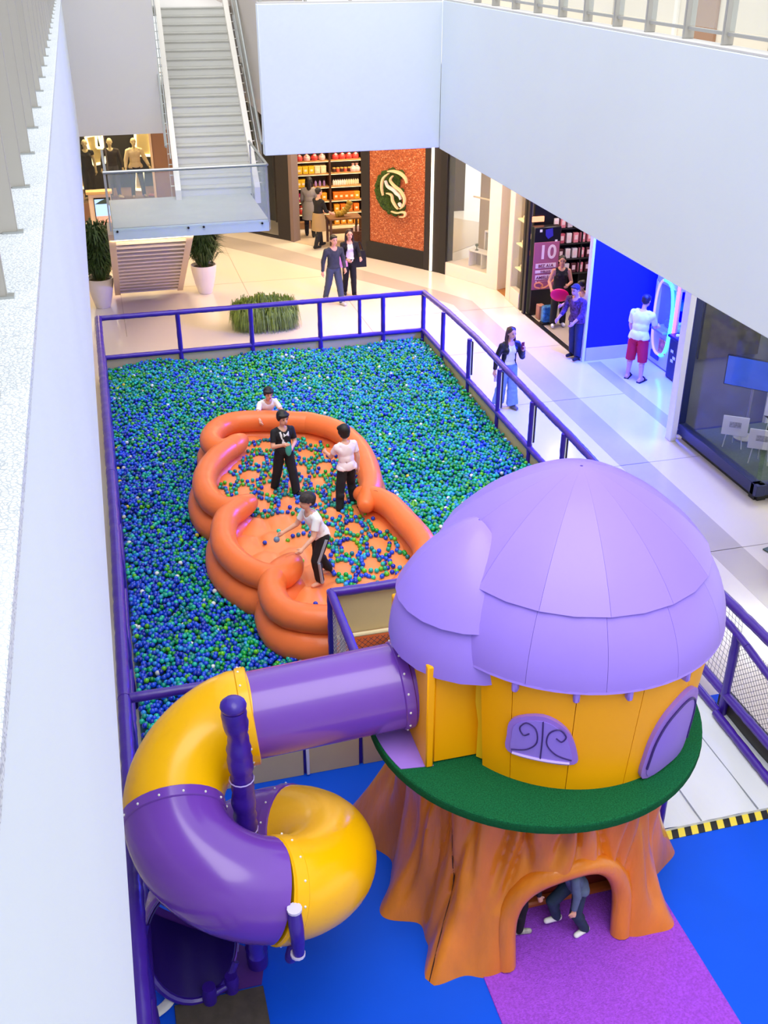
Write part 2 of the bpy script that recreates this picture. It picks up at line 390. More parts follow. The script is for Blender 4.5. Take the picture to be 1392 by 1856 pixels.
# ------------------------------------------------------------------ stairs
st = thing('staircase', 'grey open staircase with glass sides, its landing above two potted palms', 'stairs', (.9, 22.2, 0))
m_tread = mat('grey_stone_tread', '#b9b8b2', .45, noise=(3, .08))
m_tread2 = mat('pale_stone_landing', '#aeb0a8', .45, noise=(2, .08))
m_steelb = mat('pale_blue_steel', '#cfdcdc', .4, noise=(2, .04))
m_string = mat('cream_steel', '#e9e4dc', .45)
LZ = 3.2
MB().box((1.68, 22.28, LZ - .02), (3.02, 2.5, .05), bev=.006).build('landing_slab', m_tread2, st)
MB().box((1.68, 21.04, LZ - .125), (3.04, .05, .22), bev=.006).build('landing_edge', m_steelb, st)
MB().box((.19, 22.28, LZ - .125), (.05, 2.5, .22), bev=.006).build('landing_edge', m_steelb, st)
MB().box((3.17, 22.28, LZ - .125), (.05, 2.5, .22), bev=.006).build('landing_edge', m_steelb, st)
MB().box((1.68, 22.28, LZ - .17), (2.9, 2.3, .06)).build('landing_underside', m_string, st)
for x, z in ((.24, -.06), (1.6, -.07), (1.9, -.07), (3.06, -.07)):
    MB().cyl((x, 21.01, LZ + z), (x, 20.985, LZ + z), .022, n=10).build('bolt', m_darker, st)
th = R(3.2); dx, dy = math.sin(th), math.cos(th)
NS = 20
def up_pt(u, s, z):      # s along the flight, u across
    return Vector((2.48 + dx * s + dy * u, 23.45 + dy * s - dx * u, z))
mtz = Matrix.Rotation(-th, 4, 'Z')
for i in range(NS):
    z = LZ + .168 * (i + 1); s = .31 * i
    MB().box(up_pt(0, s + .17, z - .02), (1.56, .36, .04), mtx=mtz, bev=.004).build('tread', m_tread, st)
    MB().box(up_pt(0, s + .005, z - .10), (1.56, .015, .13), mtx=mtz).build('riser', M('#dcdcd8', .5), st)
    for sd in (-1, 1):
        MB().cyl(up_pt(sd * .80, s + .17, z + .03), up_pt(sd * .98, s + .17, z + .03), .012, n=6).build('bracket', m_steel, st)
slope = .168 / .31
def stringer(u, w_, hgt, m, nm, dz=0):
    a0, a1 = -.35, NS * .31; mb = MB(); vs = []
    for s in (a0, a1):
        z = LZ + .12 + max(s, -.15) * slope + dz
        for uu in (u - w_ / 2, u + w_ / 2):
            for zz in (z - hgt / 2, z + hgt / 2): vs.append(up_pt(uu, s, zz))
    return mb.add(vs, [(0, 1, 3, 2), (4, 6, 7, 5), (0, 4, 5, 1), (2, 3, 7, 6), (0, 2, 6, 4), (1, 5, 7, 3)]).build(nm, m, st)
stringer(-.84, .12, .34, m_string, 'stringer'); stringer(.84, .12, .34, m_string, 'stringer')
for u in (-.98, .98):
    vs = []
    for s, z0 in ((-.2, LZ + .1), (NS * .31, LZ + .1 + NS * .168)):
        for zz in (z0 - .05, z0 + 1.0): vs += [up_pt(u - .008, s, zz), up_pt(u + .008, s, zz)]
    MB().add(vs, [(0, 1, 3, 2), (4, 6, 7, 5), (0, 4, 5, 1), (2, 3, 7, 6), (0, 2, 6, 4), (1, 5, 7, 3)]).build('glass_pane', m_glass, st)
    h = u * 1.03
    MB().sweep([up_pt(h, -.2, LZ + 1.08), up_pt(h, 0, LZ + 1.12), up_pt(h, NS * .31, LZ + 1.12 + NS * .168)], .028, 8).build('handrail', m_steel, st)
    MB().sweep([up_pt(u * .955, -.1, LZ + .82), up_pt(u * .955, NS * .31, LZ + .86 + NS * .168)], .014, 6).build('lower_rail', m_steel, st)
# landing balustrade
MB().box((1.68, 21.0, LZ + .48), (3.0, .014, 1.06)).build('glass_pane', m_glass, st)
MB().box((.15, 22.2, LZ + .48), (.014, 2.4, 1.06)).build('glass_pane', m_glass, st)
MB().box((3.22, 22.2, LZ + .40), (.014, 2.4, 1.2)).build('glass_pane', m_glass, st)
MB().sweep([(.10, 21.0, LZ + 1.05), (3.2, 21.0, LZ + 1.05)], .03, 10).build('handrail', m_steel, st)
MB().sweep([(.15, 21.0, LZ + 1.05), (.15, 23.4, LZ + 1.05)], .025, 8).build('handrail', m_steel, st)
MB().sweep([(3.22, 21.0, LZ + 1.05), (3.22, 23.4, LZ + 1.1)], .025, 8).build('handrail', m_steel, st)
for x, y in ((.12, 21.02), (3.2, 21.02), (.15, 23.3), (3.22, 23.3)):
    MB().box((x, y, LZ + .5), (.03, .03, 1.1)).build('baluster', m_post, st)
# lower flight leaning back under the landing: cream stringers with rounded slats
a = Vector((.92, 27.1, .06)); b = Vector((.92, 21.75, 2.90)); d = (b - a)
nrm = Vector((0, -d.z, d.y)).normalized() * -1
for sx in (-1, 1):
    q = [Vector((sx * .72, 0, 0)), Vector((sx * .86, 0, 0))]
    vs = [p + k + n_ for p in (a, b) for k in q for n_ in (Vector((0, 0, 0)), Vector((0, .11, .22)))]
    MB().add(vs, [(0, 1, 3, 2), (4, 6, 7, 5), (0, 4, 5, 1), (2, 3, 7, 6), (0, 2, 6, 4), (1, 5, 7, 3)]).build('stringer', m_beige, st)
vs = [p + Vector((sx * .70, 0, 0)) + n_ for p in (a, b) for sx in (-1, 1) for n_ in (Vector((0, .10, .10)), Vector((0, .12, .13)))]
MB().add(vs, [(0, 1, 3, 2), (4, 6, 7, 5), (0, 4, 5, 1), (2, 3, 7, 6), (0, 2, 6, 4), (1, 5, 7, 3)]).build('slat_gap_shade', M('#8f745a', .7), st)  # brown sheet added behind the slats, its colour paints the shade in the gaps
for i in range(17):
    p = a.lerp(b, (i + .5) / 17)
    MB().sweep([p + Vector((-.72, .03, .05)), p + Vector((.72, .03, .05))], .088, 8, sq=.62).build('tread', mat('warm_tread', '#ecdcc6', .5) if i == 0 else bpy.data.materials['warm_tread'], st)

# ------------------------------------------------------------------ shop fronts at the back (diagonal line)
A0 = Vector((1.9, 36.1, 0)); A1 = Vector((8.79, 27.08, 0)); dv = (A1 - A0).normalized(); nv = Vector((-dv.y, dv.x, 0))
if nv.y < 0: nv = -nv
def diag(p, dep=0, z=0): return Vector((p[0], p[1], z)) + nv * dep
def onl(t): return A0 + dv * t
LEN = (A1 - A0).length
def tx(x): return (x - 1.9) / dv.x
ang = math.atan2(dv.y, dv.x)
def dbox(x0, x1, dep, dth, z0, z1, m, nm, par, bev=.008):
    c = onl((tx(x0) + tx(x1)) / 2) + nv * (dep + dth / 2)
    return MB().box((c.x, c.y, (z0 + z1) / 2), (tx(x1) - tx(x0), dth, z1 - z0), rz=ang, bev=bev).build(nm, m, par)
sf = struct('wall_shops', 'dark shop front with an orange brick panel')
dbox(5.12, 5.46, 0, .35, 0, 4.5, m_dark, 'pillar', sf)
dbox(5.44, 5.52, -.02, .3, 0, 4.5, M('#7d6a60', .5), 'pillar_edge', sf)
dbox(7.10, 7.28, 0, .3, 0, 4.5, m_dark, 'pillar', sf)
dbox(7.24, 8.46, .03, .22, .45, 4.5, m_brick, 'brick_panel', sf, 0)
dbox(7.2, 8.72, 0, .3, 0, .50, m_darker, 'plinth', sf)
dbox(8.44, 8.80, -.01, .3, 0, 4.5, m_dark, 'pillar', sf)
dbox(8.58, 8.62, -.05, .04, .02, 4.5, m_lamp, 'light_strip', sf, 0)
dbox(1.9, 5.12, 0, .12, 0, .06, m_dark, 'sill', sf)
dbox(3.2, 5.12, 0.02, .05, 4.3, 4.5, m_dark, 'lintel', sf)
for x in (4.2, 3.3, 2.6):
    dbox(x - .05, x + .05, 0, .1, 0, 4.5, m_dark, 'mullion', sf)
dbox(2.6, 5.1, .06, .015, .06, 4.3, m_darkglass, 'glass_pane', sf, 0)
dbox(2.0, 4.4, 1.6, .1, 0, 4.5, M('#2a2522', .6), 'inner_wall', sf)
c = [onl(tx(5.5)), onl(tx(9.6))]
MB().prism([(0, 0), (5.0, 0), (5.0, 5.5), (0, 5.5)], onl(tx(5.2)) + Vector((0, 0, .004)), dv, nv, .004).build('shop_floor', M('#c9b79c', .3), sf)
MB().box((8.6, 34.0, 2.2), (6.4, .1, 4.4)).build('shop_back_wall', M('#3a251a', .7), sf)
MB().box((5.70, 33.4, 2.2), (.1, 2.2, 4.4)).build('shop_side_wall', M('#3a251a', .7), sf)
# S emblem of moss on the brick panel
lg = thing('emblem', 'round moss emblem with a cream letter S on the orange brick panel', 'sign', tuple(onl(tx(7.86)) + Vector((0, 0, 1.9))))
eo = onl(tx(7.86)) - nv * .0 + Vector((0, 0, 1.98))
def epath(P): return [eo + dv * (x * 1.0) + Vector((0, 0, z)) - nv * .06 for x, z in P]
m_moss = mat('green_moss', '#3f5a1c', .95, noise=(30, .5), bump=(40, 1, .04))
moss = MB(); rnd = random.Random(3)
arc_pts = []
for i in range(330):
    t = rnd.uniform(0, 1); a_ = R(60 + 245 * t); rr = rnd.uniform(.30, .66)
    x = rr * math.cos(a_) * .92 - .08; z = rr * math.sin(a_) * .90
    moss.ball(eo + dv * x + Vector((0, 0, z)) - nv * rnd.uniform(-.02, .02), rnd.uniform(.05, .085), 7, 5)
for i in range(60):
    moss.ball(eo + dv * rnd.uniform(-.30, .25) + Vector((0, 0, rnd.uniform(-.5, .5))) - nv * rnd.uniform(-.02, .0), .07, 7, 5)
moss.build('moss', m_moss, lg)
m_gold = M('#f0cf9a', .4)
def ribbon(P, w0, nm, m):
    q = catmull([(x * 1.06 + .05, 0, z * .78) for x, z in P], 6); w0 *= .62; n_ = len(q); top = []; bot = []
    for i, p in enumerate(q):
        t = (q[min(i + 1, n_ - 1)] - q[max(i - 1, 0)]).normalized(); s = Vector((-t.z, 0, t.x)); wd = w0 * (.35 + .65 * math.sin(math.pi * (i + .6) / n_))
        top.append((p.x + s.x * wd, p.z + s.z * wd)); bot.append((p.x - s.x * wd, p.z - s.z * wd))
    mb = MB()
    for i in range(n_ - 1):
        mb.prism([top[i], top[i + 1], bot[i + 1], bot[i]], eo - nv * .17, dv, (0, 0, 1), .07)
    return mb.build(nm, m, lg)
ribbon([(.42, .42), (.38, .58), (.22, .72), (0, .76), (-.18, .73)], .06, 'letter_stroke', m_gold)
ribbon([(-.15, .66), (-.33, .46), (-.38, .15), (-.34, -.12)], .045, 'letter_stroke', m_gold)
ribbon([(-.02, .60), (-.10, .44), (.02, .28), (.24, .12), (.36, -.12), (.32, -.36), (.22, -.48)], .05, 'letter_stroke', m_gold)
ribbon([(-.22, -.02), (-.06, -.06), (-.02, -.25), (.08, -.42), (.16, -.50)], .045, 'letter_stroke', m_gold)
ribbon([(-.06, -.62), (.12, -.64), (.28, -.58), (.38, -.60), (.36, -.72), (.2, -.76)], .04, 'letter_stroke', m_gold)
ribbon([(-.26, .40), (-.18, .22), (0, .14), (.10, .04), (.20, -.04), (.24, -.16)], .075, 'white_moss', M('#d8d6cc', .8))
ribbon([(.18, -.28), (.26, -.40)], .06, 'white_moss', M('#d8d6cc', .8))

# dark portal and cream display window to the right of the brick panel
B0 = Vector((8.79, 27.08, 0)); B1 = Vector((9.76, 25.2, 0)); bd = (B1 - B0).normalized(); bn = Vector((-bd.y, bd.x, 0)); bn = -bn if bn.x < 0 else bn
bang = math.atan2(bd.y, bd.x); BL = (B1 - B0).length
def bbox(t0, t1, dep, dth, z0, z1, m, nm, par, bev=.006):
    c = B0 + bd * ((t0 + t1) / 2) + bn * (dep + dth / 2)
    return MB().box((c.x, c.y, (z0 + z1) / 2), (t1 - t0, dth, z1 - z0), rz=bang, bev=bev).build(nm, m, par)
dw = struct('window_1', 'cream shop display window beside the dark portal')
bbox(-.12, .18, -.02, .3, 0, 4.5, m_darker, 'portal_side', dw)
bbox(.1, 2.1, -.02, .3, 3.2, 4.5, m_darker, 'portal_top', dw)
bbox(.16, 1.75, 0, .25, 0, .34, m_cream, 'window_sill', dw)
bbox(1.72, 2.12, -.03, .35, 0, 4.5, m_cream, 'window_pillar', dw)
bbox(.16, 1.75, .05, .012, .34, 3.2, m_shopglass, 'glass_pane', dw, 0)
bbox(.16, 1.75, 1.3, .05, .2, 3.4, M('#cbbfae', .8), 'window_backdrop', dw)
bbox(.16, 1.75, .2, 1.15, .25, .30, m_cream, 'window_floor', dw)
bbox(.55, 1.5, .6, .03, 2.05, 2.09, M('#f7e8c8', .5), 'hanging_bar', dw)
# white stepped display plinths with small jewellery stands
dp = thing('display_plinth', 'low white open shelf at the right of the cream shop window', 'shelf', tuple(B0 + bd * 1.15 + bn * .5 + Vector((0, 0, .3))))
dq = thing('display_plinth', 'white glass cube shelf standing behind the low white shelf in the cream window', 'shelf', tuple(B0 + bd * 1.2 + bn * .8 + Vector((0, 0, .3))))
for par, t0, t1, d0, z1 in ((dp, .75, 1.65, .3, .75), (dq, 1.0, 1.65, .62, 1.25)):
    bbox(t0, t1, d0, .3, z1 - .04, z1, m_white, 'top', par)
    for t in (t0, (t0 + t1) / 2, t1 - .03): bbox(t, t + .03, d0, .3, .3, z1 - .04, m_white, 'side_panel', par)
    bbox(t0, t1, d0 + .28, .02, .3, z1 - .04, M('#b9b4aa', .6), 'back_panel', par)
for i, (t, dd, z) in enumerate(((.95, .4, .75), (1.12, .78, 1.25), (1.26, .78, 1.25), (1.4, .78, 1.25), (1.5, .4, .75))):
    p = B0 + bd * t + bn * dd; zz = z
    mb = MB().lathe([(0, 0), (.05, 0), (.05, .012), (.012, .03), (.012, .09), (.05, .12), (.045, .17), (0, .18)], (p.x, p.y, zz), 10)
    tag(mb.build('jewellery_stand', M(['#5a6a66', '#3c5a50'][i % 2], .4), org=(p.x, p.y, zz)),
        ['dark stand at the left end of the low white shelf', 'green jewellery stand at the left on top of the white cube', 'green jewellery stand in the middle on top of the white cube', 'green jewellery stand at the right on top of the white cube', 'dark stand at the right end of the low white shelf'][i], 'stand', 'jewellery stands in the cream window')

# walls along the right walkway
rw = struct('wall_shops_right', 'shop fronts along the right walkway')
MB().box((11.0, 25.75, 2.2), (2.0, .1, 4.4)).build('doorway_wall', m_beige, rw)
MB().box((11.0, 24.33, 2.2), (2.4, .08, 4.4)).build('divider_wall', m_beige, rw)
MB().box((11.0, 25.68, .12), (2.0, .04, .22)).build('doorway_skirting', m_cream, rw)
MB().box((10.8, 25.05, .003), (2.1, 1.3, .006)).build('doorway_floor', m_wood, rw)
MB().box((9.80, 24.34, 2.2), (.2, .30, 4.4), bev=.01).build('cream_pillar', m_cream, rw)
MB().box((9.78, 23.88, .2), (.16, .60, .4), bev=.008).build('cabinet_base', m_cream, rw)
MB().box((10.36, 23.88, 2.2), (.05, .6, 4.4)).build('cabinet_back', M('#d6c99a', .6), rw)
MB().box((9.72, 23.88, 2.2), (.012, .56, 3.6)).build('glass_pane', m_shopglass, rw)
for z in (.9, 1.5, 2.1, 2.7, 3.3):
    MB().box((10.03, 23.88, z), (.5, .5, .03)).build('glass_shelf', M('#e8dba0', .3, emit=.35), rw)
    MB().lathe([(0, 0), (.09, 0), (.11, .08), (.06, .14), (0, .15)], (9.92, 23.86, z + .015), 10).build('display_item', M('#efe2b0', .5), rw)
MB().box((9.76, 23.50, 2.2), (.10, .10, 4.4)).build('dark_jamb', m_dark, rw)
MB().box((9.80, 23.40, 2.2), (.10, .07, 4.4)).build('dark_jamb', M('#6a625c', .5), rw)
MB().box((9.74, 23.34, 2.2), (.02, .03, 4.4)).build('light_strip', M('#f2f0c0', .4, emit=1.2), rw)
MB().box((9.71, 23.22, 2.2), (.06, .12, 4.4)).build('dark_jamb', m_dark, rw)
MB().box((9.76, 21.5, .008), (.12, 3.3, .016)).build('dark_threshold', m_darker, rw)
MB().box((11.6, 22.0, .003), (3.5, 4.2, .006)).build('shop_floor', M('#b7aa9c', .4), rw)
MB().box((11.9, 24.18, 2.2), (3.1, .08, 4.4)).build('shop_back_wall', M('#2b2022', .7), rw)
MB().box((13.4, 22.0, 2.2), (.1, 4.3, 4.4)).build('shop_end_wall', M('#2b2022', .7), rw)
MB().box((11.6, 22.0, 4.3), (3.6, 4.3, .1)).build('shop_ceiling', M('#a8a09c', .7), rw)
# blue alcove
MB().box((11.5, 19.86, 2.25), (3.4, .1, 3.95)).build('blue_wall', m_bluewall, rw)
MB().box((11.5, 19.86, .15), (3.4, .12, .3), bev=.004).build('alcove_skirting', M('#cfc6c0', .5), rw)
MB().box((9.74, 19.84, 2.2), (.06, .14, 4.4)).build('alcove_jamb', M('#e6ebe6', .5), rw)
MB().box((12.6, 17.8, 2.2), (.1, 4.3, 4.4)).build('alcove_end_wall', M('#1a2cb0', .6), rw)
MB().box((9.64, 15.68, 2.2), (.12, .20, 4.4), bev=.006).build('white_pillar', m_white, rw)
MB().box((11.2, 15.88, 2.2), (2.7, .06, 4.4)).build('alcove_side_wall', M('#3a4a80', .6), rw)
# navy framed window
w2 = struct('window_2', 'navy framed shop window at the right edge')
MB().box((9.82, 15.74, 2.3), (.14, .2, 4.2), bev=.008).build('window_jamb', m_navy, w2)
MB().box((9.82, 14.38, .22), (.16, 2.5, .20), bev=.008).build('window_sill', m_navy, w2)
MB().box((9.92, 14.38, .06), (.16, 2.5, .12)).build('plinth', m_darker, w2)
MB().box((9.82, 14.38, 2.3), (.014, 2.3, 4.0)).build('glass_pane', m_darkglass, w2)
MB().box((11.1, 13.15, .22), (2.6, .16, .20), bev=.008).build('window_sill', m_navy, w2)
MB().box((11.1, 13.25, .06), (2.6, .16, .12)).build('plinth', m_darker, w2)
MB().box((11.1, 13.14, 2.3), (2.5, .014, 4.0)).build('glass_pane', m_shopglass, w2)
MB().box((11.2, 14.4, .14), (2.7, 2.4, .04)).build('green_floor', mat('grey_green_carpet', '#4a5a4c', .9, noise=(25, .3)), w2)
MB().box((12.5, 14.4, 2.2), (.1, 2.5, 4.4)).build('inner_wall', M('#b8b4a0', .7), w2)
MB().box((11.2, 15.80, 2.2), (2.7, .04, 4.2)).build('side_panel', mat('floor_reflection_grey', '#73757a', .6, noise=(2, .15)), w2)  # added panel, its grey stands in for the floor reflected in the glass
MB().box((9.83, 13.14, .22), (.18, .18, .20), bev=.008).build('sill_corner', m_navy, w2)
MB().box((10.6, 15.75, 2.6), (1.2, .05, 2.2)).build('dark_panel', mat('dark_moss_panel', '#4a4632', .9, noise=(8, .4)), w2)
MB().box((11.55, 15.60, 2.2), (.09, .09, 4.2)).build('white_post', m_white, w2)
MB().box((12.1, 15.58, 2.2), (.06, .06, 4.2)).build('white_post', M('#c9c6a8', .6), w2)
MB().box((11.9, 15.55, 2.35), (.9, .05, .28)).build('slotted_panel', m_darker, w2)
# ================================================================== PLAY AREA
XL, XR, YB, YF = -.34, 6.5, 21.15, 8.78
ZT, ZL = 1.40, .56
mats_ = struct('trim_2', 'blue vinyl floor of the play area')
MB().prism([(-.5, 2.0), (6.6, 2.0), (6.6, 8.8), (-.5, 8.8)], (0, 0, 0), (1, 0, 0), (0, 1, 0), .012).build('blue_floor', m_blue, mats_)
cp = MB().box((3.44, 4.6, .018), (1.98, 4.6, .014), bev=.004).build('carpet_runner', m_carpet, org=(3.44, 4.6, .011))
tag(cp, 'purple carpet strip leading into the tree stump arch', 'carpet')
# white tarp behind the house with hazard strip
tp = thing('play_mat', 'white wrinkled play mat behind the mushroom house with a hazard edge', 'mat', (5.5, 8.6, .012))
mb = MB(); nx, ny = 40, 60; rnd = random.Random(5)
for j in range(ny + 1):
    for i in range(nx + 1):
        x = 4.72 + 1.72 * i / nx; y = 6.92 + 3.9 * j / ny
        z = .05 + .008 * math.sin(9 * x + 2 * math.sin(3 * y)) + .006 * math.sin(14 * x - 6 * y) * math.exp(-((y - 7) / .8) ** 2)
        mb.v.append((x, y, z))
for j in range(ny):
    for i in range(nx):
        a = j * (nx + 1) + i; mb.f.append((a, a + 1, a + nx + 2, a + nx + 1)); mb.m.append(0)
o = len(mb.v)
mb.add([(4.72, 6.92, .013), (6.44, 6.92, .013), (6.44, 6.92, .05), (4.72, 6.92, .05)], [(0, 1, 2, 3)])
mb.build('tarp', m_tarp, tp)
for x in (5.28, 5.95): MB().box((x, 8.85, .058), (.012, 3.85, .004)).build('seam', M('#8b939b', .6), tp)
k = 0; x = 4.74
while x < 6.42:
    MB().prism([(0, 0), (.075, 0), (.115, .11), (.04, .11)], (x, 6.81, .0125), (1, 0, 0), (0, 1, 0), .006).build('hazard_stripe', m_blk if k % 2 == 0 else m_yel, tp)
    x += .075; k += 1
# pit frame: posts, padded rails, beige boards
pf = thing('pit_frame', 'violet padded rail frame with beige boards around the ball pit', 'railing', (3.1, 15, 0))
seed = 0
def rail(path, r=.05, nm='rail', m=None, par=None):
    global seed; seed += 1
    return padded(path, r, seed).build(nm, m or m_rail, par or pf)
def post(x, y, z0, z1, r=.05, m=None, par=None):
    return rail([(x, y, z0), (x, y, z1)], r, 'post', m or m_purple, par)
bx = [-.34, 1.23, 2.73, 4.20, 5.07, 5.59, 6.50]
for i, x in enumerate(bx):
    if i not in (4,): post(x, YB, 0, ZT)
    else: post(x, YB, ZL, ZT, .04)
    if i:
        rail([(bx[i - 1], YB, ZT), (x, YB, ZT)], .055)
        rail([(bx[i - 1], YB, ZL), (x, YB, ZL)], .05)
        MB().box(((x + bx[i - 1]) / 2, YB + .03, .28), (x - bx[i - 1], .04, .54), bev=.006).build('board', m_board, pf)
ry = [21.15, 19.75, 18.1, 16.45, 14.9, 13.6, 12.1, 10.6]
bow = [6.50, 6.60, 6.64, 6.60, 6.57, 6.56, 6.52, 6.5]
for i, y in enumerate(ry):
    if i: post(6.5, y, 0, ZT, .045)
    if i:
        rail([(bow[i - 1], ry[i - 1], ZT), (bow[i], y, ZT)], .058)
        rail([(6.5, ry[i - 1], ZL), (6.5, y, ZL)], .052)
        MB().box((6.53, (y + ry[i - 1]) / 2, .28), (.04, ry[i - 1] - y, .54), bev=.006).build('board', m_board, pf)
        if i in (2, 3, 4, 5):
            MB().box((6.555, y, 1.0), (.035, .07, .68), bev=.006).build('black_strap', m_darker, pf)
            MB().box((6.52, y - .05, 1.0), (.012, .012, .7)).build('white_tie', m_white, pf)
rail([(6.5, 10.6, ZT), (6.48, 8.9, ZT), (6.5, 7.0, ZT), (6.5, 5.6, ZT)], .058)
rail([(6.42, 10.6, 1.24), (6.42, 8.6, 1.2), (6.40, 8.2, 1.18)], .045); rail([(6.40, 8.2, 1.18), (6.42, 7.4, 1.02), (6.42, 6.4, .9)], .045)
rail([(6.40, 10.6, .36), (6.40, 8.45, .34)], .055); rail([(6.40, 8.45, .34), (6.40, 6.4, .34)], .055)
rail([(6.34, 10.6, .10), (6.34, 8.4, .10)], .05); rail([(6.30, 8.4, .10), (6.24, 5.6, .08)], .05)
post(6.40, 8.42, 0.05, 1.2, .055); post(6.5, 6.9, 0, ZT, .05); post(6.5, 9.6, 0, ZT, .05)
post(4.80, 6.98, .05, .50, .06)
MB().box((6.46, 7.6, .2), (.03, 2.0, .32)).build('board', M('#4a4a48', .6), pf)
xleft = lambda y: -.34 - .10 * min(1, max(0, (13 - y) / 8))
ly = [21.15, 19.4, 17.6, 15.8, 14.0, 12.2, 10.4, 8.78, 7.3, 5.9, 4.6, 3.4]
for i, y in enumerate(ly):
    if i:
        xa, xb = xleft(ly[i - 1]), xleft(y)
        post(xb, y, 0, ZT, .06)
        rail([(xa, ly[i - 1], ZT), (xb, y, ZT)], .07)
        rail([(xa, ly[i - 1], ZL), (xb, y, ZL)], .055)
        if y > 12: MB().box((XL + .02, (y + ly[i - 1]) / 2, .26), (.03, ly[i - 1] - y, .50), bev=.006).build('board', m_board, pf)
# front wall of the pit and the entry pen
fx = [-.34, .75, 1.42, 2.05]
for i, x in enumerate(fx):
    if i: post(x, YF, 0, ZT)
    if i:
        rail([(fx[i - 1], YF, ZT), (x, YF, ZT)], .055)
        MB().box(((x + fx[i - 1]) / 2, YF - .05, .32), (x - fx[i - 1] - .05, .04, .62), bev=.006).build('board', m_board, pf)
MB().box((3.4, YF - .05, .32), (2.66, .04, .62), bev=.006).build('board', m_board, pf)
MB().box((1.44, YF - .085, .34), (.035, .03, .62), bev=.005).build('white_trim', m_white, pf)
ba = MB(); ba.lathe([(0, 0), (.05, 0), (.05, .012), (0, .012)], (0, 0, 0), 18)
bo = ba.build('round_badge', m_white, pf); bo.location = Vector((.56, YF - .035, ZT + .048)) - Vector(ORG[pf.name]); ORG[bo.name] = (0, 0, 0)
for k in (-1, 0, 1):
    MB().box((k * .018, 0, .014), (.008, .05 - abs(k) * .012, .004)).build('badge_mark', m_line, bo)
post(2.05, 10.15, 0, ZT + .03, .055); post(2.05, YF + .1, 0, ZT, .05); post(4.3, 10.15, 0, ZT, .05)
rail([(2.05, 10.15, ZT), (4.3, 10.15, ZT)], .06); rail([(2.05, 10.15, ZT), (2.05, YF, ZT)], .055)
MB().box((3.2, 10.19, 1.05), (2.2, .03, .58), bev=.006).build('board', m_board, pf)
MB().cyl((2.1, 10.13, .76), (4.3, 10.13, .76), .028, n=8).build('board_edge', M('#efe0b4', .5), pf)
def net(p0, p1, z0, z1, du, dz, diagn=False, r=.0035, sag=0):
    p0 = Vector(p0); p1 = Vector(p1); L = (p1 - p0).length; d = (p1 - p0) / L; mb = MB()
    def at(u, z): return p0 + d * u + Vector((0, 0, z))
    if diagn:
        h = z1 - z0; n_ = int((L + h) / du)
        for i in range(n_):
            s = i * du
            for sg in (0, 1):
                a_, b_ = s - h, s
                ua, za = (a_, z0) if a_ >= 0 else (0, z0 - a_)
                ub, zb = (b_, z1) if b_ <= L else (L, z1 - (b_ - L))
                if ub <= ua: continue
                if sg: ua, ub = L - ua, L - ub
                mb.sweep([at(ua, za), at(ub, zb)], r, 3, cap=False)
    else:
        for i in range(int(L / du) + 1):
            mb.sweep([at(i * du, z0), at(i * du, (z0 + z1) / 2) + Vector((sag, 0, 0)), at(i * du, z1)], r, 3, cap=False)
        for i in range(int((z1 - z0) / dz) + 1):
            z = z0 + i * dz; k_ = sag * (1 - abs(2 * i * dz / (z1 - z0) - 1)); q = Vector((k_, 0, 0))
            mb.sweep([at(0, z) + q, at(L, z) + q], r, 3, cap=False)
    return mb
net((2.1, 10.12, 0), (4.3, 10.12, 0), .1, .7, .075, 0, True).build('net', m_net, pf)['kind'] = 'stuff'
net((2.05, YF + .1, 0), (2.05, 10.1, 0), .1, 1.35, .06, .06).build('net', M('#b9b4bc', .7), pf)['kind'] = 'stuff'
net((6.46, 6.4, 0), (6.46, 8.45, 0), .36, 1.15, .075, .075, True, .0028).build('net', m_net, pf)['kind'] = 'stuff'
net((6.46, 8.45, 0), (6.46, 10.6, 0), .36, 1.35, .07, .07, False, .003, .04).build('net', M('#70707e', .7), pf)['kind'] = 'stuff'
MB().box((2.12, 9.9, .5), (.03, .16, .9)).build('grey_strap', M('#8a8a9a', .7), pf)
# orange bolster in the pen and a green step
o_ = MB().sweep(catmull([(2.3, 9.5, .3), (2.7, 9.35, .33), (3.1, 9.2, .3)], 6), [.10] + [.17] * 11 + [.12], 14).build('bolster', m_infl, org=(2.7, 9.35, .15))
tag(o_, 'orange padded bolster lying in the netted pen behind the purple tunnel', 'bolster')
o_ = MB().box((2.95, 9.75, .22), (.9, .35, .44), bev=.03).build('step_block', M('#4a8a68', .6), org=(2.95, 9.75, 0))
tag(o_, 'green foam step in the netted pen beside the lavender roof', 'step')

# ------------------------------------------------------------------ inflatable
L1 = [(3.00, 16.38), (2.37, 16.62), (1.81, 16.72), (1.46, 16.53), (1.28, 16.11), (1.33, 15.75), (1.53, 15.69), (1.80, 15.98)]
L2 = [(1.80, 15.98), (1.35, 15.46), (1.08, 14.92), (0.99, 14.36), (1.07, 13.85), (1.30, 13.61), (1.62, 13.76)]
L3 = [(1.62, 13.80), (1.23, 13.41), (1.09, 12.95), (1.08, 12.44), (1.26, 11.92), (1.51, 11.64), (1.73, 11.65), (1.93, 11.95)]
L4 = [(1.93, 11.98), (1.59, 11.58), (1.50, 11.17), (1.58, 10.79), (1.85, 10.57), (2.17, 10.48), (2.53, 10.55), (2.95, 10.76), (3.31, 11.09)]
L5 = [(3.31, 11.09), (3.66, 11.57), (3.73, 12.01), (3.66, 12.59), (3.54, 13.20), (3.22, 13.62)]
L6 = [(3.22, 13.20), (3.46, 13.81), (3.58, 14.67), (3.55, 15.38), (3.36, 15.98), (3.00, 16.38)]
LOBES = [L1, L2, L3, L4, L5, L6]
inf = thing('inflatable_pool', 'orange inflatable pool with scalloped double tubes in the ball pit', 'inflatable', (2.4, 13.5, .2))
cen = Vector((2.4, 13.6, 0))
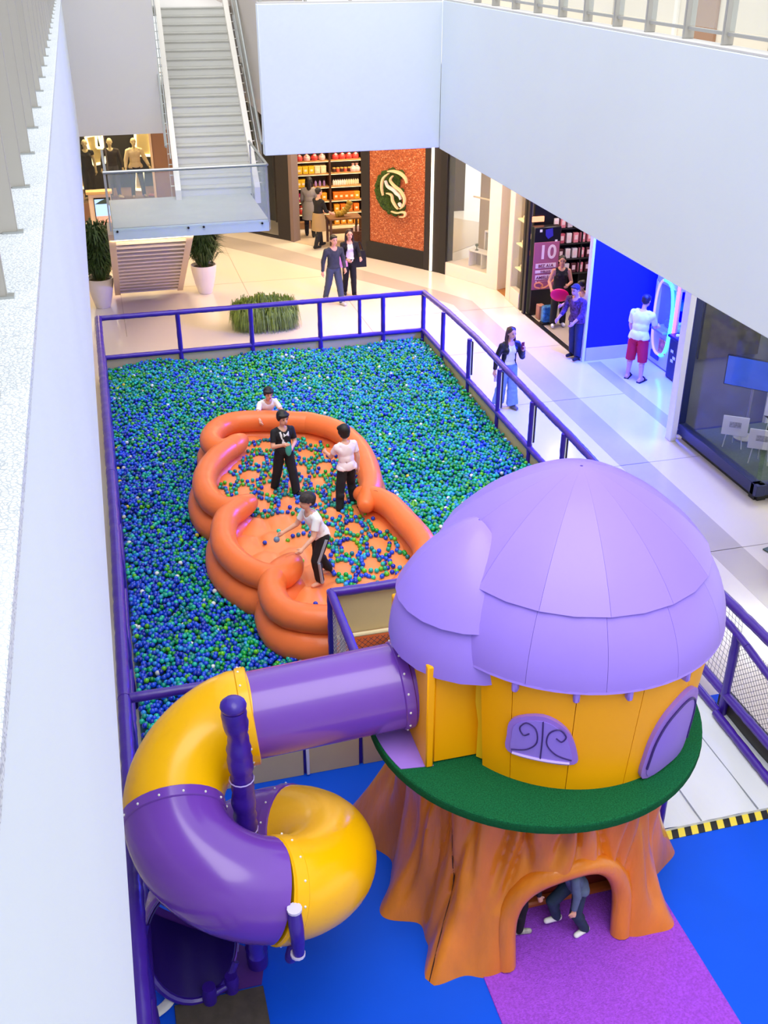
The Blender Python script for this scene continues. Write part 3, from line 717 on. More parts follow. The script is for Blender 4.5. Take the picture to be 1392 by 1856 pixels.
def lobe(P, z, r, out, nm, tapA, tapB):
    q = catmull([(x, y, z) for x, y in P], 7); n_ = len(q); rad = []
    for i, p in enumerate(q):
        d = Vector((p.x - cen.x, p.y - cen.y, 0)).normalized(); q[i] = p + d * out
        a = min(1, i / 5) if tapA else 1; b = min(1, (n_ - 1 - i) / 5) if tapB else 1
        t = min(a, b); rad.append(r * (.62 + .38 * math.sin(t * math.pi / 2)) * (1 + .012 * math.sin(i * 1.7)))
    e0, e1 = (q[0] - q[1]).normalized(), (q[-1] - q[-2]).normalized()
    for s in (.5, .85, 1.0):
        q.insert(0, q[0] + e0 * rad[0] * .22) if tapA else None
        if tapA: rad.insert(0, rad[0] * (.92, .78, .5)[(.5, .85, 1.0).index(s)])
        if tapB: q.append(q[-1] + e1 * rad[-1] * .22); rad.append(rad[-1] * (.92, .78, .5)[(.5, .85, 1.0).index(s)])
    return MB().sweep(q, rad, 22, up=(0, 0, 1)).build(nm, m_infl, inf, ang=60)
for P, ta, tb in ((L1, 0, 1), (L2, 1, 1), (L3, 1, 1), (L4, 1, 0), (L5, 0, 1), (L6, 1, 0)):
    lobe(P, .79, .185, 0, 'upper_tube', ta, tb); lobe(P, .42, .235, .05, 'lower_tube', ta, tb)
for y0 in (13.45,):
    MB().sweep(catmull([(3.52, 13.18, .90), (3.42, 13.30, .965), (3.29, 13.42, .92)], 5), .006, 5).build('seam', M('#b4481c', .6), inf)
OUT = []
for P in LOBES: OUT += [(p.x, p.y) for p in catmull([(x, y, 0) for x, y in P], 4)]
def inside(x, y, poly=OUT):
    c = False; j = len(poly) - 1
    for i in range(len(poly)):
        xi, yi = poly[i]; xj, yj = poly[j]
        if (yi > y) != (yj > y) and x < (xj - xi) * (y - yi) / (yj - yi) + xi: c = not c
        j = i
    return c
HX, HY = .40, .52
def hexn(x, y):
    """distance field to the nearest cushion centre and the second nearest"""
    best = [9, 9]; bc = None
    r0 = round(y / HY)
    for r_ in (r0 - 1, r0, r0 + 1):
        off = .5 * HX if r_ % 2 else 0
        c0 = round((x - off) / HX)
        for c_ in (c0 - 1, c0, c0 + 1):
            cx, cy = c_ * HX + off, r_ * HY; d = math.hypot((x - cx) / HX, (y - cy) / HY)
            if d < best[0]: best[1] = best[0]; best[0] = d; bc = (cx, cy)
            elif d < best[1]: best[1] = d
    return best, bc
FZ = .50
def fz(x, y):
    (a, b), _ = hexn(x, y); e = (b - a)
    return FZ + .075 * (1 - math.exp(-e * 3.2))
mb = MB(); G = .045; idx = {}
for j in range(int((16.9 - 10.3) / G)):
    for i in range(int((3.9 - .8) / G)):
        x, y = .8 + i * G, 10.3 + j * G
        if inside(x, y): idx[(i, j)] = len(mb.v); mb.v.append((x, y, fz(x, y)))
for (i, j), a in idx.items():
    q = [idx.get(k_) for k_ in ((i + 1, j), (i + 1, j + 1), (i, j + 1))]
    if None not in q: mb.f.append((a, *q)); mb.m.append(0)
mb.build('cushion_floor', m_inflfloor, inf, ang=80)

# ------------------------------------------------------------------ balls
PAL = {'royal blue': '#1450e6', 'deep blue': '#0c30c0', 'teal': '#04a08c', 'aqua': '#1cc4a8', 'green': '#0ca63c', 'lime green': '#6acc20', 'sky blue': '#2a9cec', 'dark teal': '#067a80', 'white': '#eef4f4', 'yellow': '#e6d23a'}
PN = list(PAL)
def pick(x, y, rnd):
    b = 1 / (1 + math.exp((x - 1.3 + .25 * math.sin(y * 1.1)) * 1.5)) * (1 if y < 17 else max(.1, 1 - (y - 17) / 3))      # bluer along the left wall
    n = .5 + .5 * math.sin(x * 1.7 + 1.3 * math.sin(y * .9)) * math.sin(y * 1.1 + 2 * math.sin(x * .8))
    wt = [.45 + 2.8 * b + .9 * (1 - n), .25 + 1.3 * b + .2 * (1 - n), 2.2 - 1.4 * b, 1.5 - .8 * b, 1.5 + 1.2 * n - 1.5 * b, .55 + .4 * n - .45 * b, 1.0, .6, .12, .012]
    return rnd.choices(PN, wt)[0]
def near_visible(px, py):
    if not (226 < px < 470 and 1205 < py < 1400): return False
    return py < 1248 + (395 - px) * .95 if px < 400 else py < 1240
Wc = rot.transposed()
def project(p):
    c = Wc @ (Vector(p) - Vector((0, 0, CAM_H))); return 696 + F_PX * c.x / -c.z, 928 - F_PX * c.y / -c.z
rnd = random.Random(11)
BR = .0335; SP = .0625
ico = bmesh.new(); bmesh.ops.create_icosphere(ico, subdivisions=2, radius=1)
ico.verts.ensure_lookup_table(); IV = np.array([v.co[:] for v in ico.verts]); IF = np.array([[v.index for v in f.verts] for f in ico.faces]); ico.free()
pos = []; cols = []; singles = []
OUTL = [(cen.x + (x - cen.x) * 1.10, cen.y + (y - cen.y) * 1.045) for x, y in OUT]
row = 0; y = YF + .06
while y < YB - .03:
    x = XL + .07 + (SP / 2 if row % 2 else 0)
    while x < XR - .03:
        X, Y = x + rnd.uniform(-.016, .016), y + rnd.uniform(-.016, .016)
        if not inside(X, Y, OUTL) and not (X > 2.0 and Y < 10.2):
            base = .32 + .03 * math.sin(X * 2.1 + Y) * math.sin(Y * 1.7 - X) + (.05 * min(1, max(0, (Y - 18.6) / 2.2))) * (1 + math.sin(X * 2.4))
            Z = base + rnd.choice((-.026, -.008, 0, .010, .024)) + rnd.uniform(-.010, .010)
            c = pick(X, Y, rnd); px, py = project((X, Y, Z))
            if near_visible(px, py): singles.append((Y, X, Z, c))
            else: pos.append((X, Y, Z)); cols.append((*lin(PAL[c]), 1))
        x += SP
    y += SP * .866; row += 1
singles.sort()
for (Y, X, Z, c) in singles[150:]: pos.append((X, Y, Z)); cols.append((*lin(PAL[c]), 1))
singles = singles[:150]
# deeper balls: a filled bed just under the visible layer
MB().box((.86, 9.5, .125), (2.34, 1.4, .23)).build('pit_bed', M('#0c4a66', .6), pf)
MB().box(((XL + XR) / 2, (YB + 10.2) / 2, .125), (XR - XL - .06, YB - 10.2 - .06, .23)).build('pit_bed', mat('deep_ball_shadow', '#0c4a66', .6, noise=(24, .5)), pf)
smesh = MB().ball((0, 0, 0), 1, 14, 8).mesh('ball', m_ballobj)
BCOL = {}
def ballobj(p, c, r, label, group):
    o = bpy.data.objects.new('ball', smesh); COL.objects.link(o); o.location = p; o.scale = (r, r, r)
    o.color = (*[v * random.uniform(.85, 1.12) for v in lin(PAL[c])], 1); return tag(o, label, 'ball', group)
for (Y, X, Z, c) in singles:
    ballobj((X, Y, Z), c, BR, f'{c} plastic ball in the near left pit corner by the yellow slide bend', f'{c} balls in the near corner of the pit')
# loose balls caught in the grooves between the cushions
cnt = 0; placed = []; cush = []
def cushion_ball(x, y, c=None, where='far'):
    global cnt
    if not inside(x, y, [(cen.x + (a - cen.x) * .87, cen.y + (b - cen.y) * .94) for a, b in OUT]): return
    for q in placed:
        if (q[0] - x) ** 2 + (q[1] - y) ** 2 < .0036: return
    if cnt >= 1300: return
    c = c or rnd.choices(PN[:8], [1.6, 1.1, 1.6, 1.6, 1.2, .8, .7, .9])[0]
    placed.append((x, y)); cnt += 1
    nm = 'far half of the inflatable by the black shirted boy' if y > 13.4 else 'near half of the inflatable by the running boy'
    cush.append((y, x, c, nm))
cand = []
for _ in range(60000):
    x, y = rnd.uniform(1.1, 3.7), rnd.uniform(10.6, 16.4)
    (a, b), _c = hexn(x, y)
    if b - a > .42: continue
    dens = 0
    if y > 13.7: dens = .25 + .9 * min(1, max(0, (x - 1.75) / .7)) * (1 if y < 15.9 else .5)
    elif x > 2.35 + (12.6 - y) * .10: dens = .75 if y > 12 else .6
    if math.sin(x * 3.1 + y * 2.3) * math.sin(y * 3.7 - x) < -.35: dens *= .12
    if rnd.random() < dens: cand.append((x, y))
for x, y in cand[:16000]: cushion_ball(x, y)
for x, y, c in ((1.66, 12.9, 'royal blue'), (1.92, 13.25, 'aqua'), (2.0, 12.95, 'lime green'), (2.08, 12.97, 'deep blue'), (2.16, 12.96, 'dark teal'), (2.24, 12.98, 'royal blue'), (2.0, 12.3, 'green'), (2.08, 12.28, 'lime green'), (2.05, 11.2, 'deep blue'), (1.52, 14.4, 'deep blue'), (1.6, 14.3, 'white'), (1.6, 16.2, 'royal blue'), (1.7, 16.1, 'deep blue'), (1.78, 16.0, 'royal blue'), (1.88, 15.9, 'sky blue'), (1.95, 15.75, 'royal blue')): cushion_ball(x, y, c)
cush.sort()
for k_, (y, x, c, nm) in enumerate(cush):
    p = (x, y, fz(x, y) + .030)
    if k_ < 150: ballobj(p, c, .034, f'{c} ball lying on the {nm}', f'{c} balls on the {nm}')
    else: pos.append(p); cols.append((*lin(PAL[c]), 1))
pos = np.array(pos, np.float32); cols = np.array(cols, np.float32); N = len(pos); K = len(IV)
cols[:, :3] *= np.random.default_rng(1).uniform(.62, 1.05, (N, 1))
far_ = pos[:, 1] > 14.5
lo = MB().ball((0, 0, 0), 1, 7, 4); LV = np.array(lo.v); LF = np.array([t for f in lo.f if len(f) == 4 for t in ((f[0], f[1], f[2]), (f[0], f[2], f[3]))] + [f for f in lo.f if len(f) == 3])
Vs = []; Fs = []; Cs = []; o_n = 0
for msk, TV, TF in ((~far_, IV, IF), (far_, LV, LF)):
    p_ = pos[msk]; n_ = len(p_); Vs.append((p_[:, None, :] + TV[None] * BR).reshape(-1, 3)); Fs.append((TF[None] + (np.arange(n_) * len(TV))[:, None, None]).reshape(-1, 3) + o_n); Cs.append(np.repeat(cols[msk], len(TV), axis=0)); o_n += n_ * len(TV)
V = np.concatenate(Vs); Fc = np.concatenate(Fs); CC = np.concatenate(Cs)
me = bpy.data.meshes.new('ball_pile'); me.vertices.add(len(V)); me.vertices.foreach_set('co', V.astype(np.float32).ravel())
me.loops.add(Fc.size); me.loops.foreach_set('vertex_index', Fc.astype(np.int32).ravel())
me.polygons.add(len(Fc)); me.polygons.foreach_set('loop_start', np.arange(0, Fc.size, 3, dtype=np.int32))
me.update(calc_edges=True); me.polygons.foreach_set('use_smooth', np.ones(len(Fc), bool))
at = me.attributes.new('ball_color', 'FLOAT_COLOR', 'POINT'); at.data.foreach_set('color', CC.astype(np.float32).ravel())
me.materials.append(m_balls)
bp = bpy.data.objects.new('ball_pile', me); COL.objects.link(bp); bp['kind'] = 'stuff'
tag(bp, 'thousands of blue green and teal plastic balls filling the pit', 'balls')
# ================================================================== TREE STUMP HOUSE
TC = Vector((3.3, 7.0, 0)); HC = Vector((3.5, 6.95, 0)); DZ = 2.0
house = thing('mushroom_house', 'yellow mushroom play house with lavender roof on an orange tree stump', 'play house', (3.3, 7.0, .012))
ROOTS = [(148, .64, 13, 1.5), (191, .34, 11, 2.2), (221, .50, 9, 1.8), (234, .16, 8, 1.9), (243, .08, 6, 2.0), (311, .32, 10, 2.2), (347, .30, 9, 1.6), (30, .4, 16, 1.5), (88, .4, 18, 1.5)]
GROOVES = [(198, 6, .1, 1, 2.2, .06), (205, -8, .3, 1, 1.8, .05), (219, 12, .0, .8, 2, .05), (226, -6, .45, 1.1, 2.4, .07), (235, 16, .5, 1.1, 2.0, .06), (241, 20, .42, .9, 1.8, .07), (249, -14, .62, 1.1, 2.0, .07), (256, 22, .68, 1.1, 1.7, .06), (266, 18, .6, 1.1, 1.8, .06), (272, -12, .66, 1.1, 1.6, .07), (279, 14, .62, 1.1, 2.0, .07), (286, -16, .55, 1.1, 1.6, .06), (292, 10, .4, 1.1, 2.2, .08), (299, 14, .35, 1.1, 1.6, .05), (305, -8, .2, 1.1, 2.0, .06), (318, 8, .1, 1, 2.2, .06), (328, -6, .3, 1.1, 2.0, .05), (170, 4, .2, 1.1, 2.4, .06), (160, -6, .4, 1.1, 2, .05)]
def adiff(a, b): return (a - b + 180) % 360 - 180
def trunk_r(th_, t):
    base = 1.19 + .045 * (t - .62) ** 2 * 4
    r = base
    for a, amp, wd, p in ROOTS:
        q = adiff(th_, a) / wd; r += amp * math.exp(-q * q) * (1 - t) ** p
    r += .048 * math.sin(R(11 * th_) + 2.6 * t + 1.2 * math.sin(R(3 * th_) + 3 * t)) * min(1, .35 + t)
    r += .026 * math.sin(R(23 * th_) - 4.2 * t + math.sin(R(5 * th_)))
    for a, sl_, t0, t1, wd, dp in GROOVES:
        if t0 - .1 < t < t1 + .1:
            q = adiff(th_, a + sl_ * (t - .5)) / wd; r -= dp * math.exp(-q * q) * min(1, max(0, (t - t0 + .1) / .18), ) * min(1, max(0, (t1 + .1 - t) / .18))
    f = adiff(th_, 211 + 10 * (1 - t)); r -= .03 * math.exp(-(f / .9) ** 2)
    for a, t0, l in ((262, .72, 5), (281, .80, 4), (246, .6, 5)):
        q = adiff(th_, a + (t - t0) * 18) / l; r -= .09 * math.exp(-q * q) * math.exp(-((t - t0) / .13) ** 2)
    return r
def trunk_p(th_, t, off=0):
    r = trunk_r(th_, t) + off; a = R(th_); return Vector((TC.x + r * math.cos(a), TC.y + r * math.sin(a), .012 + t * (DZ - .08)))
NT, NZ = 320, 60
mb = MB()
for off in (0, -.12):
    for j in range(NZ + 1):
        for i in range(NT): mb.v.append(tuple(trunk_p(i * 360 / NT, j / NZ, off)))
o2 = NT * (NZ + 1)
for j in range(NZ):
    for i in range(NT):
        k = (i + 1) % NT; a = j * NT
        mb.f.append((a + i, a + k, a + NT + k, a + NT + i)); mb.f.append((o2 + a + i, o2 + a + NT + i, o2 + a + NT + k, o2 + a + k))
for i in range(NT):
    k = (i + 1) % NT
    mb.f.append((i, o2 + i, o2 + k, k)); a = NZ * NT; mb.f.append((a + i, a + k, o2 + a + k, o2 + a + i))
mb.m = [0] * len(mb.f)
tr = mb.build('tree_stump', m_trunk, house, ang=75)
ARX, ARW, ARH = 3.26, .56, 1.06
arch = [(ARX - ARW, -.2), (ARX + ARW, -.2), (ARX + ARW, .38)] + [(ARX + ARW * math.cos(R(a)), .38 + (ARH - .38) * math.sin(R(a))) for a in range(12, 180, 12)] + [(ARX - ARW, .38)]
off = Vector(ORG[house.name])
cut = MB().prism([(x - off.x, z - off.z) for x, z in arch], (0, 4.6 - off.y, 0), (1, 0, 0), (0, 0, 1), -1.9)
cme = cut.mesh('cutter', m_trunk); cob = bpy.data.objects.new('cutter', cme); COL.objects.link(cob); cob.parent = house
bm_ = tr.modifiers.new('arch', 'BOOLEAN'); bm_.object = cob; bm_.operation = 'DIFFERENCE'; bm_.solver = 'EXACT'
bpy.context.view_layer.update()
newm = bpy.data.meshes.new_from_object(tr.evaluated_get(bpy.context.evaluated_depsgraph_get()))
tr.modifiers.clear(); tr.data = newm; newm.shade_smooth(); newm.set_sharp_from_angle(angle=R(60)); bpy.data.objects.remove(cob)
# arch rim following the stump surface
def surf_y(x, z):
    lo, hi = 4.4, 6.9; t = min(1, max(0, (z - .012) / (DZ - .08)))
    for _ in range(300):
        a = math.degrees(math.atan2(lo - TC.y, x - TC.x)) % 360
        if math.hypot(x - TC.x, lo - TC.y) <= trunk_r(a, t): break
        lo += .01
    return lo
rim = []
for x, z in [(ARX + ARW + .02, .03), (ARX + ARW + .02, .2), (ARX + ARW + .02, .38)] + [(ARX + (ARW + .02) * math.cos(R(a)), .38 + (ARH - .36) * math.sin(R(a))) for a in range(15, 180, 15)] + [(ARX - ARW - .02, .38), (ARX - ARW - .02, .2), (ARX - ARW - .02, .03)]:
    rim.append((x, surf_y(x, z) + .03, z))
for _ in range(3): rim = [rim[0]] + [(b[0], (a[1] + 2 * b[1] + c[1]) / 4, b[2]) for a, b, c in zip(rim, rim[1:], rim[2:])] + [rim[-1]]
MB().sweep(catmull(rim, 4), .095, 12, up=(0, 1, 0)).build('arch_rim', m_trunk, house, ang=70)
MB().sweep([trunk_p(211 + 10 * (1 - j / 24), j / 24, .002) for j in range(25)], .008, 5).build('dark_seam', M('#3a1608', .8), house)
MB().box((3.3, 6.46, .36), (1.7, .06, .7), bev=.008).build('inner_board', m_trunkin, house)
MB().box((3.3, 6.39, .07), (1.7, .10, .07), bev=.02).build('inner_ledge', M('#c0602c', .4), house)
# turf deck
DC = (3.26, 6.99)
MB().lathe([(0, DZ - .10), (1.49, DZ - .10), (1.52, DZ - .08), (1.52, DZ - .01), (1.51, DZ), (0, DZ)], (*DC, 0), 72).build('turf_deck', m_turf, house)
MB().lathe([(1.521, DZ - .09), (1.526, DZ - .06), (1.521, DZ - .03)], (*DC, 0), 72).build('deck_edge', m_turfedge, house)
seg = [(DC[0] + 1.5 * math.cos(R(a)), DC[1] + 1.5 * math.sin(R(a))) for a in range(150, 204, 3)]
seg = [p for p in seg if p[0] < 2.14] + [(2.14, 6.42), (2.14, 7.7)]
MB().prism(seg, (0, 0, DZ + .001), (1, 0, 0), (0, 1, 0), .006).build('purple_mat', m_lav, house)
# wall of curved panels
WR0, WR1, WZ0, WZ1 = 1.14, 1.25, DZ, 3.18
def wr_(z): return WR0 + (WR1 - WR0) * (z - WZ0) / (WZ1 - WZ0)
def wall_pt(th_, z, off=0):
    r = wr_(z) + off; a = R(th_); return Vector((HC.x + r * math.cos(a), HC.y + r * math.sin(a), z))
bnds = [213, 226.5, 250, 275, 300, 325, 350, 375, 400, 430, 460, 490, 520, 545]
for a0, a1 in zip(bnds[:-1], bnds[1:]):
    mb = MB(); n_ = 8
    for j in range(7):
        z = WZ0 + (WZ1 - WZ0) * j / 6
        for i in range(n_ + 1):
            for of in (0, -.05): mb.v.append(tuple(wall_pt(a0 + .12 + (a1 - a0 - .24) * i / n_, z, of)))
    W_ = (n_ + 1) * 2
    for j in range(6):
        for i in range(n_):
            a = j * W_ + 2 * i; mb.f += [(a, a + 2, a + W_ + 2, a + W_), (a + 1, a + W_ + 1, a + W_ + 3, a + 3)]
        for i in (0, n_):
            a = j * W_ + 2 * i; mb.f.append((a, a + 1, a + W_ + 1, a + W_))
    mb.m = [0] * len(mb.f); mb.build('wall_panel', m_house, house)
def patch(poly, off0, off1, nm, m, par):
    """shape given in (angle, height) wrapped onto the curved wall, with thickness"""
    n_ = len(poly); c = (sum(p[0] for p in poly) / n_, sum(p[1] for p in poly) / n_); mb = MB(); rings = 6
    for k in range(rings + 1):
        t = k / rings
        for a, z in poly: mb.v.append(tuple(wall_pt(c[0] + (a - c[0]) * t, c[1] + (z - c[1]) * t, off1)))
    for a, z in poly: mb.v.append(tuple(wall_pt(a, z, off0)))
    for k in range(rings + 1):
        for i in range(n_): j = (i + 1) % n_; mb.f.append((k * n_ + i, k * n_ + j, (k + 1) * n_ + j, (k + 1) * n_ + i))
    mb.m = [0] * len(mb.f); return mb.build(nm, m, par)
def curve_poly(P, n=5, closed=True): return [(p.x, p.y) for p in catmull([(a, z, 0) for a, z in P], n, closed)]
def scale(P, s, c=None):
    c = c or (sum(p[0] for p in P) / len(P), sum(p[1] for p in P) / len(P)); return [(c[0] + (a - c[0]) * s, c[1] + (z - c[1]) * s) for a, z in P]
w1 = curve_poly([(226.0, 2.34), (225.4, 2.52), (227.4, 2.71), (238.5, 2.82), (247.6, 2.71), (252.4, 2.47), (251.8, 2.33), (239, 2.32)], 4)
f1 = patch(w1, -.01, .035, 'window_frame', m_lav, house)
patch(scale(w1, .84), .03, .042, 'window_leaf', mat('lavender_leaf', '#9a7ee6', .4), f1)
def curl(P, nm='scroll', w_=.006): MB().sweep([wall_pt(a + .6, z + .035, .047) for a, z in curve_poly(P, 6, False)], w_, 5).build(nm, m_line, f1)
curl([(238.4, 2.33), (238.6, 2.55), (238.4, 2.74)], 'mullion')
curl([(227, 2.35), (233, 2.40), (236.6, 2.50), (236, 2.64), (232.5, 2.69), (230, 2.62), (231.5, 2.55), (233.6, 2.58)])
curl([(250, 2.35), (244, 2.40), (240.4, 2.50), (241, 2.63), (244.5, 2.68), (247, 2.61), (245.6, 2.55), (243.6, 2.58)])
MB().sweep([wall_pt(a, 2.352, .045) for a in range(228, 252, 2)], .014, 6).build('window_ledge', M('#cdb4f4', .35), f1)
w2 = curve_poly([(283, 2.03), (282, 2.30), (284, 2.55), (289, 2.74), (298, 2.85), (306, 2.78), (311, 2.58), (313, 2.30), (313, 2.03), (298, 2.02)], 4)
f2 = patch(w2, -.01, .04, 'door_frame', m_lav, house)
patch(scale(w2, .84, (298, 2.10)), .035, .046, 'door_leaf', mat('lavender_leaf_door', '#9878de', .4), f2)
MB().sweep([wall_pt(a, z, .048) for a, z in scale(w2, .86, (298, 2.10)) if z > 2.14], .010, 6).build('door_groove', m_line, f2)
# roof: two tiers of curved gore panels
def roof_pt(th_, ph, RR, HH, z0, c=HC):
    q = RR * (.55 * math.cos(ph) + .45 * math.cos(ph) ** 2.4); return Vector((c.x + q * math.cos(R(th_)), c.y + q * math.sin(R(th_)), z0 + HH * math.sin(ph)))
def gore(a0, a1, p0, p1, RR, HH, z0, nm, par, n_=4, k_=10, th_=.03, c=HC, gap=.06, m=None):
    mb = MB()
    for j in range(k_ + 1):
        ph = p0 + (p1 - p0) * j / k_
        for i in range(n_ + 1):
            a = a0 + gap + (a1 - a0 - 2 * gap) * i / n_
            mb.v.append(tuple(roof_pt(a, ph, RR, HH, z0, c))); mb.v.append(tuple(roof_pt(a, ph, RR - th_, HH - th_, z0, c)))
    W_ = (n_ + 1) * 2
    for j in range(k_):
        for i in range(n_):
            a = j * W_ + 2 * i; mb.f += [(a, a + 2, a + W_ + 2, a + W_), (a + 1, a + W_ + 1, a + W_ + 3, a + 3)]
        for i in (0, n_): a = j * W_ + 2 * i; mb.f.append((a, a + 1, a + W_ + 1, a + W_))
    for j in (0, k_):
        for i in range(n_): a = j * W_ + 2 * i; mb.f.append((a, a + 1, a + 3, a + 2))
    mb.m = [0] * len(mb.f); return mb.build(nm, m or m_roof, par, ang=50)
RZ, RRR, RHH = 3.13, 1.315, 1.27
ph1 = math.asin(.57 / RHH)
ga = [205, 232, 259, 286, 313, 340, 367, 394, 421, 448, 475, 502, 529, 547]
for a0, a1 in zip(ga[:-1], ga[1:]):
    gore(a0, a1, 0, ph1 + .10, RRR, RHH, RZ, 'lower_roof_panel', house)
for i in range(13):
    a0 = 205 + i * 360 / 13; gore(a0, a0 + 360 / 13, ph1, R(89), RRR + .035, RHH + .02, RZ, 'upper_roof_panel', house, n_=2)
MB().lathe([(RRR - .02, RZ - .004), (RRR + .004, RZ), (RRR - .002, RZ + .02)], (HC.x, HC.y, 0), 64).build('roof_brim', m_roof, house)
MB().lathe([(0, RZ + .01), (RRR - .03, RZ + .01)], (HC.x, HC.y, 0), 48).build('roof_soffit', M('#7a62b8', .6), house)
for a in (228.1, 249.5, 268.1, 293, 322):
    MB().box(wall_pt(a, 3.09, .03), (.07, .05, .13), rz=R(a), bev=.015).build('roof_clip', m_roof, house)
# dormer roof over the tunnel box
DM = Vector((2.64, 6.92, 0))
for a0, a1 in ((95, 165), (165, 288)):
    gore(a0, a1, 0, R(42), .74, 1.06, 2.96, 'lower_dormer_panel', house, c=DM, n_=8)
    gore(a0, a1, R(24), R(88), .79, 1.10, 2.96, 'upper_dormer_panel', house, c=DM, n_=8)
# tunnel box between house and slide
for nm, c_, s_ in (('tunnel_box', (2.42, 6.95, 2.50), (.56, 1.0, .98)), ('box_flange', (2.10, 6.97, 2.53), (.07, 1.12, 1.06)), ):
    MB().box(c_, s_, bev=.012).build(nm, m_house, house)
MB().sweep([(2.53, 6.44, 3.0), (2.53, 6.43, 2.62), (2.56, 6.42, 2.4), (2.56, 6.42, 2.02)], .04, 4, up=(1, 0, 0)).build('flange_strip', mat('bright_yellow_strip', '#f8c818', .35), house)
sp_ = trunk_p(314, .86, .03); sp2 = sp_ + Vector((.5, -.48, 0)).normalized() * .012
sg = MB().box(sp_, (.22, .012, .15), rz=R(44), bev=.003).build('notice_panel', M('#b9a8e6', .4), house)
for k, (l, z) in enumerate(((.14, .045), (.11, .01), (.13, -.03))):
    MB().box(sp2 + Vector((0, 0, z)), (l, .008, .012), rz=R(44)).build('print_line', M('#6a58a8', .5), sg)

# ================================================================== SLIDE
sl = thing('tube_slide', 'purple and yellow spiral tube slide left of the mushroom house', 'slide', (.58, 6.4, .012))
CX, CY, CR = .58, 6.42, .62
def hel(a):      # a from 90 (north) to 540 (west, facing the camera)
    return Vector((CX + CR * math.cos(R(a)), CY + CR * math.sin(R(a)), 2.36 - (a - 90) / 90 * .36))
def tube(path, r, nm, m, n=32, th_=.018):
    mb = MB().sweep(path, r, n, cap=False); k = len(mb.v)
    mb.sweep(path, r - th_, n, cap=False)
    L = len(path)
    for i in range(n):
        j = (i + 1) % n; mb.f.append((i, j, k + j, k + i)); e = (L - 1) * n; mb.f.append((e + i, k + e + i, k + e + j, e + j)); mb.m += [0, 0]
    return mb.build(nm, m, sl, ang=50)
def ring(path, i, r, m, nm='flange', w_=.05):
    p = Vector(path[i]); a = Vector(path[max(0, i - 1)]); b = Vector(path[min(len(path) - 1, i + 1)]); t = (b - a).normalized()
    o = MB().sweep([p - t * w_, p - t * w_ * .8, p + t * w_ * .8, p + t * w_], [r, r + .014, r + .014, r], 32).build(nm, m, sl)
    u = t.cross(Vector((0, 0, 1))).normalized(); v = t.cross(u); bm2 = MB()
    for k in range(14):
        g = R(360 / 14 * k); q = p + (u * math.cos(g) + v * math.sin(g)) * (r + .014) + t * w_ * .3
        bm2.ball(q, .011, 6, 4)
    ob = bm2.build('bolt', m_white, o); ob['kind'] = 'stuff'; return o
TR, ER = .375, .405
straight = [Vector((2.12, 6.99, 2.47)).lerp(Vector((.60, 7.04, 2.355)), i / 12) for i in range(13)]
tube(straight, TR, 'tunnel_tube', m_slidep)
ring([Vector((2.06, 6.99, 2.47)), Vector((2.0, 6.99, 2.465)), Vector((1.9, 6.99, 2.46))], 1, TR, m_slidep)
full = [hel(a) for a in range(90, 546, 5)]
full[0:0] = []
def elb(a0, a1, m):
    i0, i1 = (a0 - 90) // 5, (a1 - 90) // 5; p = full[i0:i1 + 1]; return tube(p, ER, 'tube_bend', m)
tube([Vector((.64, 7.042, 2.352))] + full[:19], ER, 'tube_bend', m_slidey); elb(180, 275, m_slidep); elb(275, 415, m_slidey); elb(415, 515, m_slidep)
ring([straight[-2], straight[-2].lerp(straight[-1], .5), straight[-1]], 1, ER, m_slidey)
ring(full, (180 - 90) // 5, ER, m_slidep); ring(full, (275 - 90) // 5 + 1, ER, m_slidey, w_=.06); ring(full, (415 - 90) // 5, ER, m_slidep)
ex = full[(515 - 90) // 5:] 
e0, e1 = ex[-1], ex[-2]; t = (e0 - e1).normalized(); u = t.cross(Vector((0, 0, 1))).normalized(); v = t.cross(u)
RA = -30 if (u * math.cos(R(70)) + v * math.sin(R(70))).x < 0 else 150
def shear(p):       # the exit is cut at a slant, its lower lip reaching further out than its crown
    p = Vector(p); k = min(1, max(0, ((p - e0).dot(t) + .35) / .35)); return p + t * (-(p.z - e0.z) * .95 * k)
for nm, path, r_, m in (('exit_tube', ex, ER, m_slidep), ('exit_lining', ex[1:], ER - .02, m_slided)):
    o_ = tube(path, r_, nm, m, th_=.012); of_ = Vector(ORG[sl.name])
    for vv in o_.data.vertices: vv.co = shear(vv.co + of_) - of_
MB().sweep([shear(e0 + u * math.cos(R(g)) * ER + v * math.sin(R(g)) * ER) for g in range(RA, RA + 190, 10)], .035, 8).build('rim_pad', m_purple, sl)
MB().sweep([shear(e0 + u * math.cos(R(g)) * ER + v * math.sin(R(g)) * ER) for g in range(RA - 170, RA + 1, 10)], .008, 6).build('thin_rim', M('#6a5aa0', .4), sl)
# centre post with padded sleeves, short sleeve post on the lower bend, supports
def spad(path, r, nm, seed): return padded(path, r, seed, 16, .05, .10).build(nm, m_purple, sl)
spad([(.52, 6.42, .0), (.52, 6.42, 1.6), (.52, 6.42, 2.62), (.50, 6.38, 3.0)], .095, 'post_pad', 91)
MB().ball((.50, 6.38, 3.03), (.105, .105, .07), 16, 8).build('post_cap', m_purple, sl)
for z in (1.7, 2.25): MB().lathe([(.098, -.008), (.104, 0), (.098, .008)], (.52, 6.42, z), 14).build('pale_tie', M('#b8a8e8', .4), sl)
spad([(.74, 5.42, 1.78), (.745, 5.36, 1.62), (.75, 5.37, 1.38)], .052, 'sleeve_pad', 92)
for z, y in ((1.80, 5.42), (1.36, 5.375)): MB().lathe([(.0, -.01), (.058, -.01), (.058, .012), (0, .012)], (.745, y, z), 12).build('white_cap', M('#dcd4ee', .4), sl)
